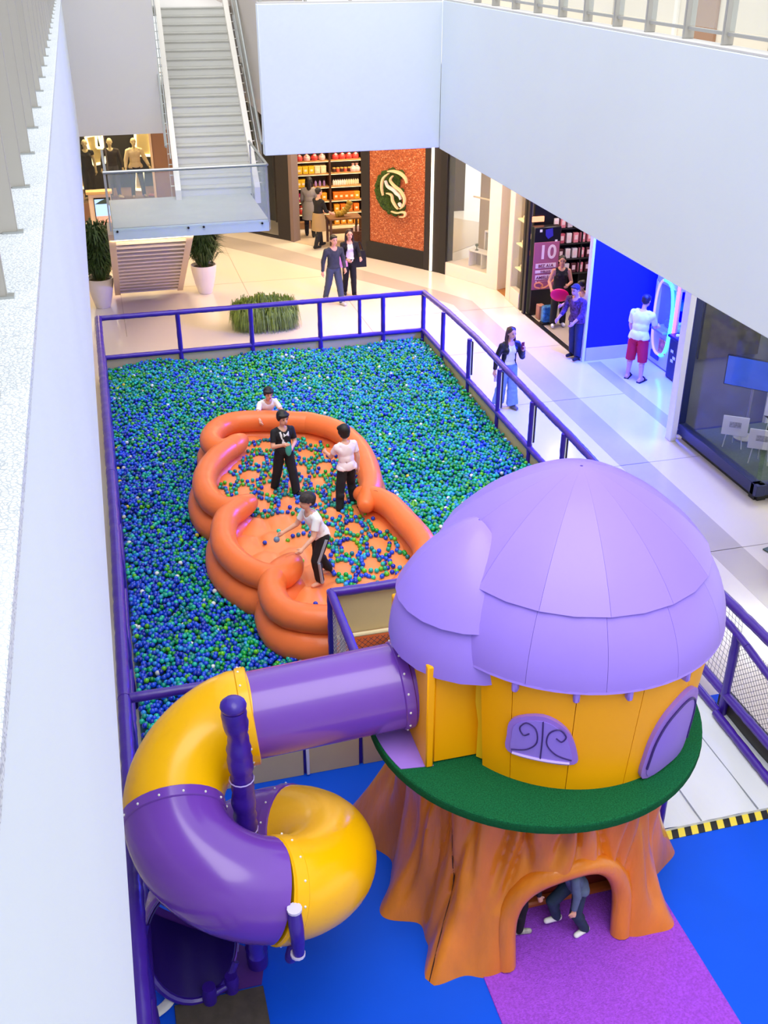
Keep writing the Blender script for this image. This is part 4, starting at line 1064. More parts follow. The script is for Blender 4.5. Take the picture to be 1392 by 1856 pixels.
for x, y, h in ((.26, 6.2, .22), (.06, 6.14, .22)):
    spad([(x, y, .012), (x, y, h)], .06, 'support_post', int(x * 100))
spad([(.06, 6.14, .1), (.26, 6.2, .12)], .035, 'support_bar', 7)
spad([(.47, 5.84, .86), (.47, 5.84, 1.24)], .06, 'support_stub', 71); spad([(.72, 5.62, 1.02), (.74, 5.50, 1.36)], .05, 'support_stub', 72)
o_ = MB().box((.14, 5.75, .022), (.78, .86, .02), bev=.006).build('grey_mat', mat('grey_brown_mat', '#4e463f', .85, noise=(10, .25)), org=(.14, 5.75, .012))
tag(o_, 'grey brown mat in front of the dark slide exit', 'mat')
o_ = MB().sweep(catmull([(-.47, 6.10, .05), (-.39, 6.14, .045), (-.31, 6.19, .05), (-.24, 6.26, .07)], 5), [.015] + [.05] * 13 + [.03, .02], 10, sq=.5).build('exit_lip', M('#cfcfd0', .35), sl)
MB().prism([(0, 0), (.62, 0), (.70, .3), (.3, .62), (-.28, .55)], (-.1, 6.2, .013), (1, 0, 0), (0, 1, 0), .006).build('purple_patch', M('#5a2a8c', .6), sl)  # flat purple patch on the floor at the slide exit
# ================================================================== PEOPLE
def evaluated_mesh(me, mods):
    o = bpy.data.objects.new('temp', me); COL.objects.link(o)
    for ty, kw in mods:
        m = o.modifiers.new(ty, ty)
        for k, v in kw.items(): setattr(m, k, v)
    bpy.context.view_layer.update()
    out = bpy.data.meshes.new_from_object(o.evaluated_get(bpy.context.evaluated_depsgraph_get()))
    bpy.data.objects.remove(o); return out
def limb(mb, p0, p1, r0, r1, n=12):
    p0 = Vector(p0); p1 = Vector(p1); mb.sweep([p0, p1], [r0, r1], n); mb.ball(p0, r0, n, 8); mb.ball(p1, r1, n, 8)
def seg_d(P, a, b):
    a = np.array(a); b = np.array(b); d = b - a; t = np.clip(((P - a) @ d) / (d @ d + 1e-12), 0, 1)
    return np.linalg.norm(P - (a + t[:, None] * d), axis=1), t
def human(name, label, loc, H, yaw, P, cl, group=None, cat='person'):
    """one continuous body grown from the posed skeleton; clothes, hair and shoes are its children. Faces -Y at yaw 0."""
    kid = H < 1.5; u = H
    def dr(f, o, s): return Vector((s * math.sin(R(o)), -math.sin(R(f)) * math.cos(R(o)), -math.cos(R(f)) * math.cos(R(o))))
    legs = {1: P.get('lL', (0, 3, 0)), -1: P.get('lR', (0, 3, 0))}
    TH, SH = .243 * u, .235 * u; ank = .043 * u
    hipw = .050 * u
    drop = max(-(dr(l[0], l[1], s) * TH + dr(l[0] - l[2], l[1] * .6, s) * SH).z for s, l in legs.items())
    hz = drop + ank; J = {}
    pel = Vector((0, 0, hz + .025 * u)); lean = P.get('lean', 2); tw = Matrix.Rotation(R(P.get('twist', 0)), 3, 'Z'); side = P.get('side', 0)
    upv = Vector((math.sin(R(side)), -math.sin(R(lean)), math.cos(R(lean)))).normalized()
    rt = tw @ Vector((1, 0, 0)); rt = (rt - upv * rt.dot(upv)).normalized(); fw = rt.cross(upv)   # rt = person's left (+X), fw = back
    fwd = fw
    TL = (.285 if not kid else .27) * u
    chest = pel + upv * TL * .72; neck0 = pel + upv * TL * 1.04
    hh = (.132 if not kid else .152) * u
    hp, hy = P.get('head', (0, 0)); hm = (Matrix.Rotation(R(hy), 3, 'Z') @ Matrix.Rotation(R(hp), 3, 'X'))
    neck1 = neck0 + (upv + hm @ Vector((0, -.35, 1)) * .6).normalized() * .04 * u
    hc = neck1 + hm @ Vector((0, -.008 * u, hh * .52))
    shw = (.108 if P.get('woman') or kid else .120) * u
    mb = MB(); seg = []
    def T(nm, a, b, r0, r1): limb(mb, a, b, r0, r1); seg.append((nm, a, b, (r0 + r1) / 2))
    fat = P.get('fat', 1.0)
    m3 = lambda sx, sy, sz: Matrix(((rt.x * sx, -fwd.x * sy, upv.x * sz, 0), (rt.y * sx, -fwd.y * sy, upv.y * sz, 0), (rt.z * sx, -fwd.z * sy, upv.z * sz, 0), (0, 0, 0, 1)))
    ell = lambda c, sx, sy, sz: mb.ball(c, 1, 16, 12, mtx=m3(sx * u, sy * u, sz * u))
    ell(pel + upv * .01 * u, .088 * fat, .066 * fat, .075); ell(pel + upv * TL * .38, .078 * fat, .058 * fat, .085)
    ell(chest, .090 * (1 if P.get('woman') else 1.06) * fat ** .5, .064 * fat ** .5, .105); ell(neck0 - upv * .055 * u, .095, .048, .045)
    if P.get('woman') and not kid:
        for s in (-1, 1): ell(chest + rt * s * .04 * u + fwd * .045 * u - upv * .005 * u, .036, .034, .036)
    seg.append(('torso', pel - upv * .04 * u, neck0, .075 * u))
    T('neck', neck0 - upv * .02 * u, neck1 + upv * .02 * u, .029 * u, .026 * u)
    h3 = lambda sx, sy, sz: (hm.to_4x4() @ Matrix.Diagonal((sx, sy, sz, 1)))
    mb.ball(hc + hm @ Vector((0, .006 * u, hh * .1)), 1, 16, 12, mtx=h3(hh * .37, hh * .45, hh * .43))
    mb.ball(hc + hm @ Vector((0, -hh * .12, -hh * .2)), 1, 14, 10, mtx=h3(hh * .29, hh * .31, hh * .31))
    mb.ball(hc + hm @ Vector((0, -hh * .44, -hh * .07)), 1, 8, 6, mtx=h3(hh * .055, hh * .09, hh * .11))
    for s in (-1, 1): mb.ball(hc + hm @ Vector((s * hh * .37, .01 * u, -hh * .02)), 1, 8, 6, mtx=h3(hh * .05, hh * .09, hh * .13))
    seg.append(('head', hc + hm @ Vector((0, 0, -hh * .1)), hc + hm @ Vector((0, 0, hh * .2)), hh * .42))
    UA, FA = .165 * u, .145 * u
    for s in (1, -1):
        l = legs[s]; hip = pel + rt * s * hipw - Vector((0, 0, .025 * u)); kn = hip + tw @ (dr(l[0], l[1], s) * TH); an = kn + tw @ (dr(l[0] - l[2], l[1] * .6, s) * SH)
        T('thigh', hip, kn, .054 * u * fat ** .7, .038 * u); T('shin', kn, an, .037 * u, .023 * u)
        cp_ = kn.lerp(an, .3) + Vector((0, .010 * u, 0)); mb.ball(cp_, .034 * u, 10, 8)
        fy = P.get('foot', {1: 0, -1: 0}).get(s, 0); ft = (tw @ Matrix.Rotation(R(s * 8 + fy), 3, 'Z')) @ Vector((0, -1, 0))
        pt = P.get('toe', {}).get(s, 0); ft = (ft * math.cos(R(pt)) - Vector((0, 0, 1)) * math.sin(R(pt))).normalized()
        he = an + ft * -.025 * u - Vector((0, 0, .020 * u)); to = an + ft * .088 * u - Vector((0, 0, .024 * u))
        T('foot', he, to, .025 * u, .020 * u); J['an', s] = an; J['ft', s] = ft; J['kn', s] = kn; J['hip', s] = hip
        a_ = P.get('aL' if s > 0 else 'aR', (4, 8, 10, 4)); sh = neck0 + rt * s * shw - upv * .040 * u
        limb(mb, neck0 - upv * .012 * u, sh, .030 * u, .030 * u); limb(mb, chest + rt * s * .055 * u, sh - upv * .012 * u, .050 * u, .034 * u)
        el = sh + tw @ (dr(a_[0], a_[1], s) * UA); fd = tw @ dr(a_[0] + a_[2], a_[3], s); wr = el + fd * FA
        T('uarm', sh, el, .032 * u, .026 * u); T('farm', el, wr, .026 * u, .018 * u)
        # hand: palm, four unequal curled fingers, thumb leaving the side of the palm
        cx = fd; nx_ = Vector((-s, 0, 0)) if abs(cx.x) < .8 else Vector((0, 0, -1)); nx_ = tw @ nx_; nx_ = (nx_ - cx * nx_.dot(cx)).normalized(); ac = cx.cross(nx_)
        if ac.y > 0: ac = -ac
        pc = wr + cx * .03 * u; mb.sweep([wr - cx * .004 * u, pc, wr + cx * .055 * u], [.016 * u, .023 * u, .021 * u], 10, sq=1, up=nx_)
        J['hand', s] = wr + cx * .065 * u + nx_ * .02 * u; J['wr', s] = wr
        for k, (o_, ln) in enumerate(((.0165, .036), (.0055, .041), (-.0055, .038), (-.0165, .030))):
            b0 = wr + cx * .052 * u + ac * o_ * u; b1 = b0 + (cx + nx_ * .35).normalized() * ln * u * .55; b2 = b1 + (cx * .55 + nx_ * .9).normalized() * ln * u * .5
            limb(mb, b0, b1, .0062 * u, .0058 * u, 8); limb(mb, b1, b2, .0058 * u, .0050 * u, 8)
        t0 = wr + cx * .018 * u + ac * .016 * u; t1 = t0 + (cx * .7 + ac * .7 + nx_ * .3).normalized() * .026 * u; limb(mb, t0, t1, .008 * u, .0068 * u, 8); limb(mb, t1, t1 + (cx + nx_ * .3).normalized() * .018 * u, .0068 * u, .006 * u, 8)
        seg.append(('hand', wr + cx * .012 * u, wr + cx * .09 * u, .02 * u)); J['sh', s] = sh
    raw = mb.mesh('raw', M('#888888'))
    vox = max(.0062, .0056 * u)
    body = evaluated_mesh(raw, [('REMESH', dict(mode='VOXEL', voxel_size=vox)), ('SMOOTH', dict(factor=.5, iterations=3))])
    nv_ = len(body.vertices); V_ = np.empty(nv_ * 3); body.vertices.foreach_get('co', V_); V_ = V_.reshape(-1, 3)
    Nn = np.empty(nv_ * 3); body.vertices.foreach_get('normal', Nn); Nn = Nn.reshape(-1, 3)
    faces = [tuple(p.vertices) for p in body.polygons]
    C = np.array([V_[list(f)].mean(0) for f in faces])
    best = np.full(len(C), 9.0); lab = np.zeros(len(C), int); tt = np.zeros(len(C)); vb = np.full(nv_, 9.0); vt = np.zeros(nv_); vl = np.zeros(nv_, int)
    for i, (nm, a, b, r) in enumerate(seg):
        d, t = seg_d(C, a, b); d = d - r * (1 if nm != 'torso' else 1.05); k = d < best; best[k] = d[k]; lab[k] = i; tt[k] = t[k]
        d, t = seg_d(V_, a, b); d = d - r; k = d < vb; vb[k] = d[k]; vl[k] = i; vt[k] = t[k]
    names = np.array([s_[0] for s_ in seg])[lab]; vn = np.array([s_[0] for s_ in seg])[vl]
    root = thing(name, label, cat, loc, group); root.rotation_euler = (0, 0, R(yaw)); ORG[root.name] = (0, 0, 0)
    def attach(me, nm, m, par=None):
        me.materials.clear(); me.materials.append(m); me.polygons.foreach_set('material_index', np.zeros(len(me.polygons), np.int32))
        me.shade_smooth(); o = bpy.data.objects.new(nm, me); COL.objects.link(o); o.parent = par or root; ORG[o.name] = (0, 0, 0); return o
    def cloth(nm, mask, disp, m, ratio=.35, par=None, wrk=0, drape=False):
        idx_ = np.where(mask)[0]
        if not len(idx_): return None
        vm = {}; vs = []; fs = []; edges = {}
        for fi in idx_:
            q = []
            for v in faces[fi]:
                if v not in vm: vm[v] = len(vs); vs.append(v)
                q.append(vm[v])
            fs.append(tuple(q))
            for i in range(len(q)): e = (q[i], q[(i + 1) % len(q)]); edges[e] = 1
        dsp = np.array([disp(v) if callable(disp) else disp for v in vs]); B = V_[vs]
        wv = wrk * (np.sin(B[:, 2] * 38 + B[:, 0] * 55) * .5 + np.sin(B[:, 2] * 22 - B[:, 1] * 60 - B[:, 0] * 40)) if wrk else 0
        out = B + Nn[vs] * (dsp + wv)[:, None]; n0 = len(vs)
        if drape:      # the cloth hangs straight from the chest instead of following the waist
            ax = out - np.array(pel); hgt_ = ax @ np.array(upv); a1 = ax @ np.array(rt); b1 = ax @ np.array(fwd)
            k_ = (vn[vs] == 'torso') & (hgt_ < TL * .72); ex_ = .093 * u * fat ** .5; ey_ = .069 * u * fat ** .5
            e_ = np.sqrt((a1 / ex_) ** 2 + (b1 / ey_) ** 2) + 1e-6; sc_ = np.where(k_ & (e_ < 1), 1 / e_, 1)
            out = np.array(pel) + hgt_[:, None] * np.array(upv) + (a1 * sc_)[:, None] * np.array(rt) + (b1 * sc_)[:, None] * np.array(fwd) + (out - np.array(pel) - hgt_[:, None] * np.array(upv) - a1[:, None] * np.array(rt) - b1[:, None] * np.array(fwd))
        pts = [tuple(x) for x in out]; rim = {}
        for (a, b) in list(edges):
            if (b, a) not in edges:
                for k in (a, b):
                    if k not in rim: rim[k] = len(pts); pts.append(tuple(B[k] + Nn[vs[k]] * .001))
                fs.append((b, a, rim[a], rim[b]))
        me = bpy.data.meshes.new(nm); me.from_pydata(pts, [], fs); me.update()
        me = evaluated_mesh(me, [('SMOOTH', dict(factor=.5, iterations=5 if drape else 2)), ('DECIMATE', dict(ratio=ratio))])
        return attach(me, nm, m, par)
    skin = cl.get('skin', m_skin)
    hem = P.get('hem', .12); slv = P.get('sleeve', .6); lg = P.get('leg', 1.0)
    sh_m = ((names == 'torso') & (tt > hem)) | ((names == 'uarm') & (tt < slv)) | ((names == 'farm') & (slv > 1) & (tt < slv - 1)) | ((names == 'thigh') & (tt < P.get('long', 0)))
    axd = seg_d(C, neck0 - upv * .1 * u, neck1)[0]; sh_m &= (((C - np.array(neck0)) @ np.array(upv)) < .002 * u) & (names != 'neck') & ~((tt > .86) & (names == 'torso') & (axd < .052 * u))
    if P.get('sleeveless'): sh_m &= ~(names == 'uarm')
    loose = P.get('loose', .016) * u / 1.6
    def dsh(v):
        n_ = vn[v]
        return loose * ((1.3 - .7 * vt[v]) if n_ == 'torso' else (.35 + .35 * vt[v]) if n_ == 'uarm' else (.5 if n_ == 'farm' else 1.4))
    rel = C - np.array(chest); ca = rel @ np.array(rt) / u; cb = rel @ np.array(upv) / u
    cf = np.array([Nn[list(f)].mean(0) for f in faces]) @ np.array(fwd) > .15
    if cl.get('front'):
        w_ = P.get('open', .045); fm = sh_m & cf & (names == 'torso') & (np.abs(ca) < w_ - cb * .12); sh_m &= ~fm
        cloth('inner_top', fm, loose * .5, cl['front'], .5)
    shirt = cloth(P.get('topname', 'shirt'), sh_m, dsh, cl['top'], wrk=.0022, drape=True)
    if cl.get('print'):
        def inpoly(a, b, poly):
            c = False; j = len(poly) - 1
            for i in range(len(poly)):
                if (poly[i][1] > b) != (poly[j][1] > b) and a < (poly[j][0] - poly[i][0]) * (b - poly[i][1]) / (poly[j][1] - poly[i][1]) + poly[i][0]: c = not c
                j = i
            return c
        pm = np.array([bool(f) and any(inpoly(a, b, q) for q in P['prints']) for a, b, f in zip(ca, cb, cf)]) & (names == 'torso')
        cloth('shirt_print', pm, lambda v: dsh(v) + .005, cl['print'], 1.0, drape=True)
    tr_m = ((names == 'torso') & (tt < hem + .10)) | ((names == 'thigh') & (lg * 2 > tt)) | ((names == 'shin') & (lg > .5) & (tt < (lg - .5) * 2 + .001))
    if lg <= .5: tr_m &= ~((names == 'thigh') & (tt > lg * 2))
    bag = P.get('baggy', .012) * u / 1.6; fl_ = P.get('flare', 1.0)
    def dtr(v):
        n_ = vn[v]; return bag * (.55 if n_ == 'torso' else (.7 + .5 * vt[v]) if n_ == 'thigh' else (1.2 + (fl_ - 1) * vt[v] + .5 * vt[v]))
    tro = cloth(P.get('botname', 'trousers'), tr_m, dtr, cl['bottom'], wrk=.0018)
    if cl.get('skirt'):
        mb2 = MB(); hp_ = pel; prof = [(.105, .06), (.124, -.03), (.134, -.13), (.140, -.24)]
        mb2.lathe([(r * u, z * u) for r, z in prof] + [(.134 * u, -.24 * u), (.10 * u, .06 * u)], pel, 24, sy=.85); o_ = mb2.build('skirt', cl['skirt'], root)
    if cl.get('shoe'):
        cloth('shoes', (names == 'foot') | ((names == 'shin') & (tt > .93)), .006 * u / 1.6, cl['shoe'], .5)
    if cl.get('sandal'):
        for s in (1, -1):
            an, ft = J['an', s], J['ft', s]; a_ = math.atan2(ft.x, -ft.y)
            mb2 = MB().box(an + ft * .035 * u - Vector((0, 0, .043 * u)), (.056 * u, .16 * u, .012 * u), rz=a_, bev=.004); mb2.sweep([an + ft * .06 * u + Vector((math.cos(a_) * k * .03 * u, math.sin(a_) * k * .03 * u, (-.03 + .032 * (1 - abs(k))) * u)) for k in (-1, -.5, 0, .5, 1)], .012 * u, 6)
            mb2.build('sandal', cl['sandal'], root)
    bm_me = evaluated_mesh(body, [('DECIMATE', dict(ratio=.35))])
    attach(bm_me, 'body', skin)
    # face
    if not P.get('noface'):
        for s in (-1, 1):
            MB().ball(hc + hm @ Vector((s * hh * .15, -hh * .385, hh * .06)), 1, 8, 6, mtx=h3(hh * .058, hh * .03, hh * .032)).build('eye', M('#2a1c18', .3), root)
            MB().sweep([hc + hm @ Vector((s * hh * a, -hh * b, hh * c)) for a, b, c in ((.07, .415, .145), (.15, .40, .165), (.23, .35, .14))], hh * .014, 5).build('eyebrow', cl.get('hair', M('#2a1c18')), root)
        MB().sweep([hc + hm @ Vector((k * hh * .1, -hh * (.425 - .03 * k * k), -hh * (.25 - .015 * k * k))) for k in (-1, -.5, 0, .5, 1)], [hh * .008, hh * .022, hh * .026, hh * .022, hh * .008], 6).build('mouth', M('#a8524a', .5), root)
    # hair
    st_ = P.get('hair', 'short')
    if st_ != 'bald':
        mb2 = MB(); q = lambda x, y, z: hc + hm @ Vector((x * hh, y * hh, z * hh)); B3 = lambda c, sx, sy, sz: mb2.ball(q(*c), 1, 14, 10, mtx=h3(sx * hh, sy * hh, sz * hh))
        k = 1.06 if not kid else 1.12
        B3((0, .11, .19), .395 * k, .42 * k, .39 * k)
        if st_ in ('short', 'mop', 'long', 'bob'):
            B3((0, .20, .02), .37 * k, .30 * k, .36)
        if st_ in ('mop', 'bob'):
            for a in range(-60, 61, 24): B3((.36 * math.sin(R(a)), -.30 * math.cos(R(a)), .30), .14, .13, .15)
            for s in (-1, 1): B3((s * .36, .02, .06), .08, .2, .24)
        if st_ == 'short': 
            for a in (-40, -14, 14, 40): B3((.32 * math.sin(R(a)), -.27 * math.cos(R(a)), .40), .13, .12, .10)
        if st_ == 'bob': B3((0, .16, -.2), .40, .30, .3)
        if st_ == 'long':
            for s in (-1, 1):
                mb2.sweep([q(s * .12, -.10, .56), q(s * .36, .06, .32), q(s * .41, .14, -.1), q(s * .44, .06, -.6), q(s * .40, -.12, -1.1), q(s * .36, -.14, -1.5)], [.08 * hh, .10 * hh, .11 * hh, .13 * hh, .12 * hh, .03 * hh], 8)
            mb2.sweep([q(0, .3, .3), q(0, .42, -.2), q(0, .42, -.8), q(0, .40, -1.4)], [.32 * hh, .30 * hh, .32 * hh, .14 * hh], 10)
        if st_ == 'bun': B3((0, .45, .30), .2, .2, .2); B3((0, .2, .02), .36, .28, .32)
        hme = mb2.mesh('hair', cl['hair']); hme = evaluated_mesh(hme, [('REMESH', dict(mode='VOXEL', voxel_size=.008)), ('SMOOTH', dict(factor=.5, iterations=2)), ('DECIMATE', dict(ratio=.5))])
        attach(hme, P.get('hairname', 'hair'), cl['hair'])
    J.update(pel=pel, chest=chest, neck0=neck0, hc=hc, hh=hh, upv=upv, rt=rt, fwd=fwd, u=u, hm=hm, root=root)
    return root, J
def world_pt(root, p):
    return Matrix.Translation(root.location) @ Matrix.Rotation(root.rotation_euler.z, 4, 'Z') @ Vector(p)
BLK = mat('black_cloth', '#17161a', .8, noise=(20, .2)); WHT = mat('white_cotton', '#f1efee', .8, noise=(4, .03)); PNK = mat('pale_pink_cotton', '#f2dfe2', .8, noise=(4, .03))
HB = M('#181210', .55); HBR = M('#33211a', .55); NAVY = mat('navy_cloth', '#1a2444', .8, noise=(15, .15)); JEAN = mat('light_denim', '#7d9cc4', .8, noise=(14, .12)); DJEAN = mat('dark_denim', '#25384f', .8, noise=(14, .2))

# children in the inflatable
r_, j = human('person', 'boy in a black t-shirt with white print and black trousers standing in the inflatable', (2.24, 14.45, fz(2.24, 14.45) - .005), 1.36, 14,
    dict(lL=(18, 4, 4), lR=(-8, 6, 10), foot={1: 30, -1: 0}, aL=(8, 10, 78, -38), aR=(20, 14, 95, -30), head=(8, 6), hair='mop', sleeve=.7, loose=.022, baggy=.024, hem=.04, lean=-2, prints=[[(-.058, .05), (-.036, .055), (-.026, -.03), (-.046, -.03)], [(-.022, .045), (.01, .02), (.05, .05), (.045, -.01), (.01, .004), (-.02, -.012)], [(-.036, -.03), (-.016, -.03), (.008, -.10), (.04, -.115), (.04, -.13), (-.036, -.125)]]), dict(print=WHT, top=BLK, bottom=BLK, shoe=M('#1c1c28'), hair=HB))
tl = MB().ball((-.30, -.16, .62), (.05, .03, .12), 10, 8); o_ = tl.build('toy', M('#3ab0a0', .4), org=(-.30, -.16, .62))
o_.location = world_pt(r_, j['hand', -1] + Vector((0, 0, -.08))); tag(o_, 'aqua toy held by the boy in the black t-shirt', 'toy')
r_, j = human('person', 'boy in a pale pink t-shirt and black trousers seen from behind at the inflatable rim', (3.06, 13.70, fz(3.06, 13.70) - .01), 1.34, 196,
    dict(lL=(-4, 12, 6), lR=(16, 8, 24), aR=(-8, 12, 20, 6), aL=(30, 10, 55, -5), head=(6, 8), hair='bob', sleeve=.6, loose=.026, baggy=.02, hem=.02, long=.06, lean=6), dict(top=PNK, bottom=BLK, shoe=M('#2a2a30'), hair=HB))
r_, j = human('person', 'boy in a white t-shirt and striped black track trousers running across the inflatable', (2.26, 11.78, fz(2.26, 11.78) - .01), 1.40, -72,
    dict(lL=(22, 2, 30), lR=(2, 2, 34), toe={1: 0, -1: 10}, aL=(20, 12, 40, 8), aR=(28, 12, 40, 6), head=(-4, -6), hair='short', sleeve=.65, loose=.024, baggy=.018, hem=.04, lean=24), dict(top=WHT, bottom=BLK, shoe=None, hair=HB))
for a, b in ((('hip', -1), ('kn', -1)), (('kn', -1), ('an', -1)), (('hip', 1), ('kn', 1)), (('kn', 1), ('an', 1))):
    p, q = j[a], j[b]; s = a[1]; o = Vector((s * .058 * j['u'] * .9, 0, 0))
    MB().sweep([p + o * 1.12, p.lerp(q, .5) + o * .98, q + o * .82], [.022, .022, .024], 6, sq=1.0).build('grey_stripe', M('#9aa6b4', .7), r_)
cap = MB(); hc, hh, hm = j['hc'], j['hh'], j['hm']
cap.lathe([(hh * .46, 0), (hh * .46, hh * .16), (hh * .40, hh * .34), (hh * .24, hh * .46), (0, hh * .50)], hc + Vector((0, .01, hh * .10)), 18, sy=1.12)
cap.build('cap', mat('patterned_cap', '#3a3030', .8, noise=(28, .7)), r_)
o_ = bpy.data.objects.new('ball', smesh); COL.objects.link(o_); o_.scale = (.042,) * 3; o_.color = (*lin('#6f8aa8'), 1); o_.location = world_pt(r_, j['hand', -1] + Vector((0, -.03, -.03)))
tag(o_, 'grey blue ball in the hand of the running boy', 'ball')
human('person', 'boy in a white shirt leaning over the far rim of the inflatable', (2.36, 16.98, .06), 1.30, 6,
    dict(lL=(6, 6, 8), lR=(6, 6, 8), aL=(48, 20, 30, -10), aR=(52, 24, 20, 2), head=(12, 4), hair='mop', sleeve=.7, loose=.02, baggy=.02, lean=26), dict(top=WHT, bottom=NAVY, shoe=BLK, hair=HB))
# children inside the stump
human('person', 'child in a grey blue hoodie and white socks crouching in the stump arch', (3.42, 6.04, .035), 1.15, -78,
    dict(lL=(8, 4, 34), lR=(44, 6, 62), aL=(-6, 10, 14, 4), aR=(30, 8, 40, 0), lean=30, hair='mop', sleeve=1.95, loose=.024, baggy=.016, hem=.02, long=.05), dict(top=mat('grey_blue_fleece', '#5d6a86', .9, noise=(14, .15)), bottom=DJEAN, shoe=WHT, hair=HB))
human('person', 'child behind the left arch jamb with only one shoe showing', (2.93, 6.20, .035), 1.15, 88,
    dict(lL=(6, 4, 10), lR=(2, 4, 6), lean=16, hair='short', sleeve=1.95, loose=.02, baggy=.014), dict(top=BLK, bottom=BLK, shoe=mat('grey_black_shoe', '#b8b4b0', .7, noise=(14, .8)), hair=HB))
# couple
r_, j = human('person', 'man in a dark slate sweater and trousers walking arm in arm', (5.40, 25.25, .01), 1.70, 12,
    dict(lL=(18, 2, 4), lR=(-16, 2, 10), aR=(-10, 12, 12, 6), aL=(6, 10, 40, -10), head=(2, 4), hair='short', sleeve=1.97, loose=.02, baggy=.018), dict(top=mat('slate_knit', '#3c414c', .9, noise=(18, .15)), bottom=mat('slate_cloth', '#4a5568', .85), shoe=M('#d8d4d0', .6), hair=HB))
r_, j = human('person', 'woman in a black cardigan over a white top with a black tote beside the man', (5.92, 25.75, .01), 1.66, 0,
    dict(woman=1, lL=(8, 1, 2), lR=(-8, 1, 6), aR=(14, 8, 60, -25), aL=(8, 14, 70, -5), head=(4, 0), hair='long', sleeve=1.9, loose=.014, baggy=.014), dict(front=WHT, top=BLK, bottom=BLK, shoe=M('#222226'), hair=HBR))
def bag(name, label, loc, size, m, rz=0, strap=None, cat='bag'):
    t = thing(name, label, cat, loc); a, b, c = size
    prof = [(-a / 2, 0), (a / 2, 0), (a * .46, c * .7), (a * .36, c), (-a * .36, c), (-a * .46, c * .7)]
    ux = Vector((math.cos(rz), math.sin(rz), 0)); uy = Vector((0, 0, 1)); nz = ux.cross(uy)
    MB().prism(prof, Vector(loc) - nz * b / 2, ux, uy, b).build('bag_body', m, t)
    if strap: MB().sweep(catmull([Vector(loc) + ux * -a * .3 + Vector((0, 0, c * .95)), Vector(loc) + Vector((0, 0, c + strap)), Vector(loc) + ux * a * .3 + Vector((0, 0, c * .95))], 6), .014, 6).build('strap', m, t)
    return t
bag('tote_bag', 'black tote bag on the arm of the woman walking with the man', world_pt(r_, (.27, .02, .72)), (.34, .14, .42), BLK, 0, .22)
bag('shopping_bag', 'pink and white bag between the walking couple', world_pt(r_, (-.22, -.12, .78)), (.30, .08, .26), M('#e29ac0', .5), .3, .12)
# woman on the phone
r_, j = human('person', 'woman with long brown hair and wide blue jeans holding a phone to her face', (7.22, 17.85, .01), 1.62, 8,
    dict(woman=1, lL=(6, 2, 2), lR=(-6, 3, 6), aL=(20, 14, 128, -14), aR=(-6, 18, 14, 10), head=(6, 8), hair='long', sleeve=1.9, loose=.022, baggy=.030, flare=2.0, hem=.1), dict(front=WHT, top=mat('black_leather', '#1c1a1c', .45, noise=(8, .1)), bottom=JEAN, shoe=M('#6c6860'), hair=M('#4a3226', .5)))
h_ = world_pt(r_, j['hand', 1]); o_ = MB().box((0, 0, 0), (.075, .012, .15), rz=.3, bev=.006).build('phone', M('#7a1c28', .3), org=(0, 0, 0)); o_.location = h_ + Vector((.0, -.02, .02)); tag(o_, 'phone in a dark red case held by the long-haired woman', 'phone')
h_ = world_pt(r_, j['hand', -1]); o_ = MB().box((0, 0, 0), (.06, .03, .13), bev=.01).build('cup', M('#d8c4b4', .4), org=(0, 0, 0)); o_.location = h_ + Vector((0, 0, -.05)); tag(o_, 'small beige pouch in the lowered hand of the long-haired woman', 'pouch')
# shoppers in the back shop
human('person', 'shopper with long black hair and a grey coat facing the shelves', (6.12, 31.9, .02), 1.72, 165,
    dict(woman=1, lL=(6, 2, 2), lR=(-6, 2, 4), hair='long', sleeve=1.9, loose=.03, hem=0, long=.4, aL=(10, 8, 30, 0)), dict(top=M('#8f8a84', .8), bottom=BLK, shoe=BLK, hair=HB, skirt=M('#8f8a84', .8)))
human('person', 'shopper in a black top and tan skirt with black boots at the shop entrance', (6.12, 30.55, .02), 1.70, 118,
    dict(woman=1, lL=(14, 2, 4), lR=(-12, 2, 8), hair='bun', sleeve=1.4, loose=.016, aL=(20, 8, 40, 0), aR=(16, 8, 50, 0)), dict(top=BLK, bottom=BLK, shoe=BLK, hair=HB, skirt=M('#a58a5c', .8)))
# people at the shop with the poster
r_, j = human('person', 'woman in a black sleeveless top holding a pink pouch by the poster', (10.16, 22.2, .022), 1.62, -14,
    dict(woman=1, lL=(4, 3, 2), lR=(14, 5, 4), aR=(18, 22, 40, -6), aL=(14, 14, 70, -30), head=(2, -8), hair='bun', sleeve=.1, sleeveless=1, fat=1.15, loose=.014, baggy=.022), dict(top=BLK, bottom=BLK, shoe=WHT, hair=HB, skin=m_skin2))
h_ = world_pt(r_, j['hand', -1]); pk = MB(); pk.ball((0, 0, 0), (.24, .05, .15), 20, 10, mtx=Matrix.Rotation(R(14), 4, 'Y')); o_ = pk.build('pouch', mat('hot_pink_vinyl', '#f0106e', .35), org=(0, 0, 0)); o_.location = h_ + Vector((.12, -.08, -.04)); tag(o_, 'hot pink oval pouch held by the woman in black', 'pouch')
r_, j = human('person', 'older person in a purple patterned blouse and dark cap by the blue wall', (9.62, 20.0, .026), 1.66, -62,
    dict(lL=(2, 2, 2), lR=(-4, 2, 2), aL=(16, 6, 40, -10), aR=(16, 8, 40, 0), lean=12, head=(14, 0), hair='short', hairname='cap', sleeve=1.6, loose=.024, baggy=.022, hem=.02, long=.08, fat=1.1), dict(top=mat('purple_pattern', '#5a3258', .8, noise=(22, .9)), bottom=NAVY, shoe=BLK, hair=mat('charcoal_cap', '#35333a', .9), skin=m_skin2))
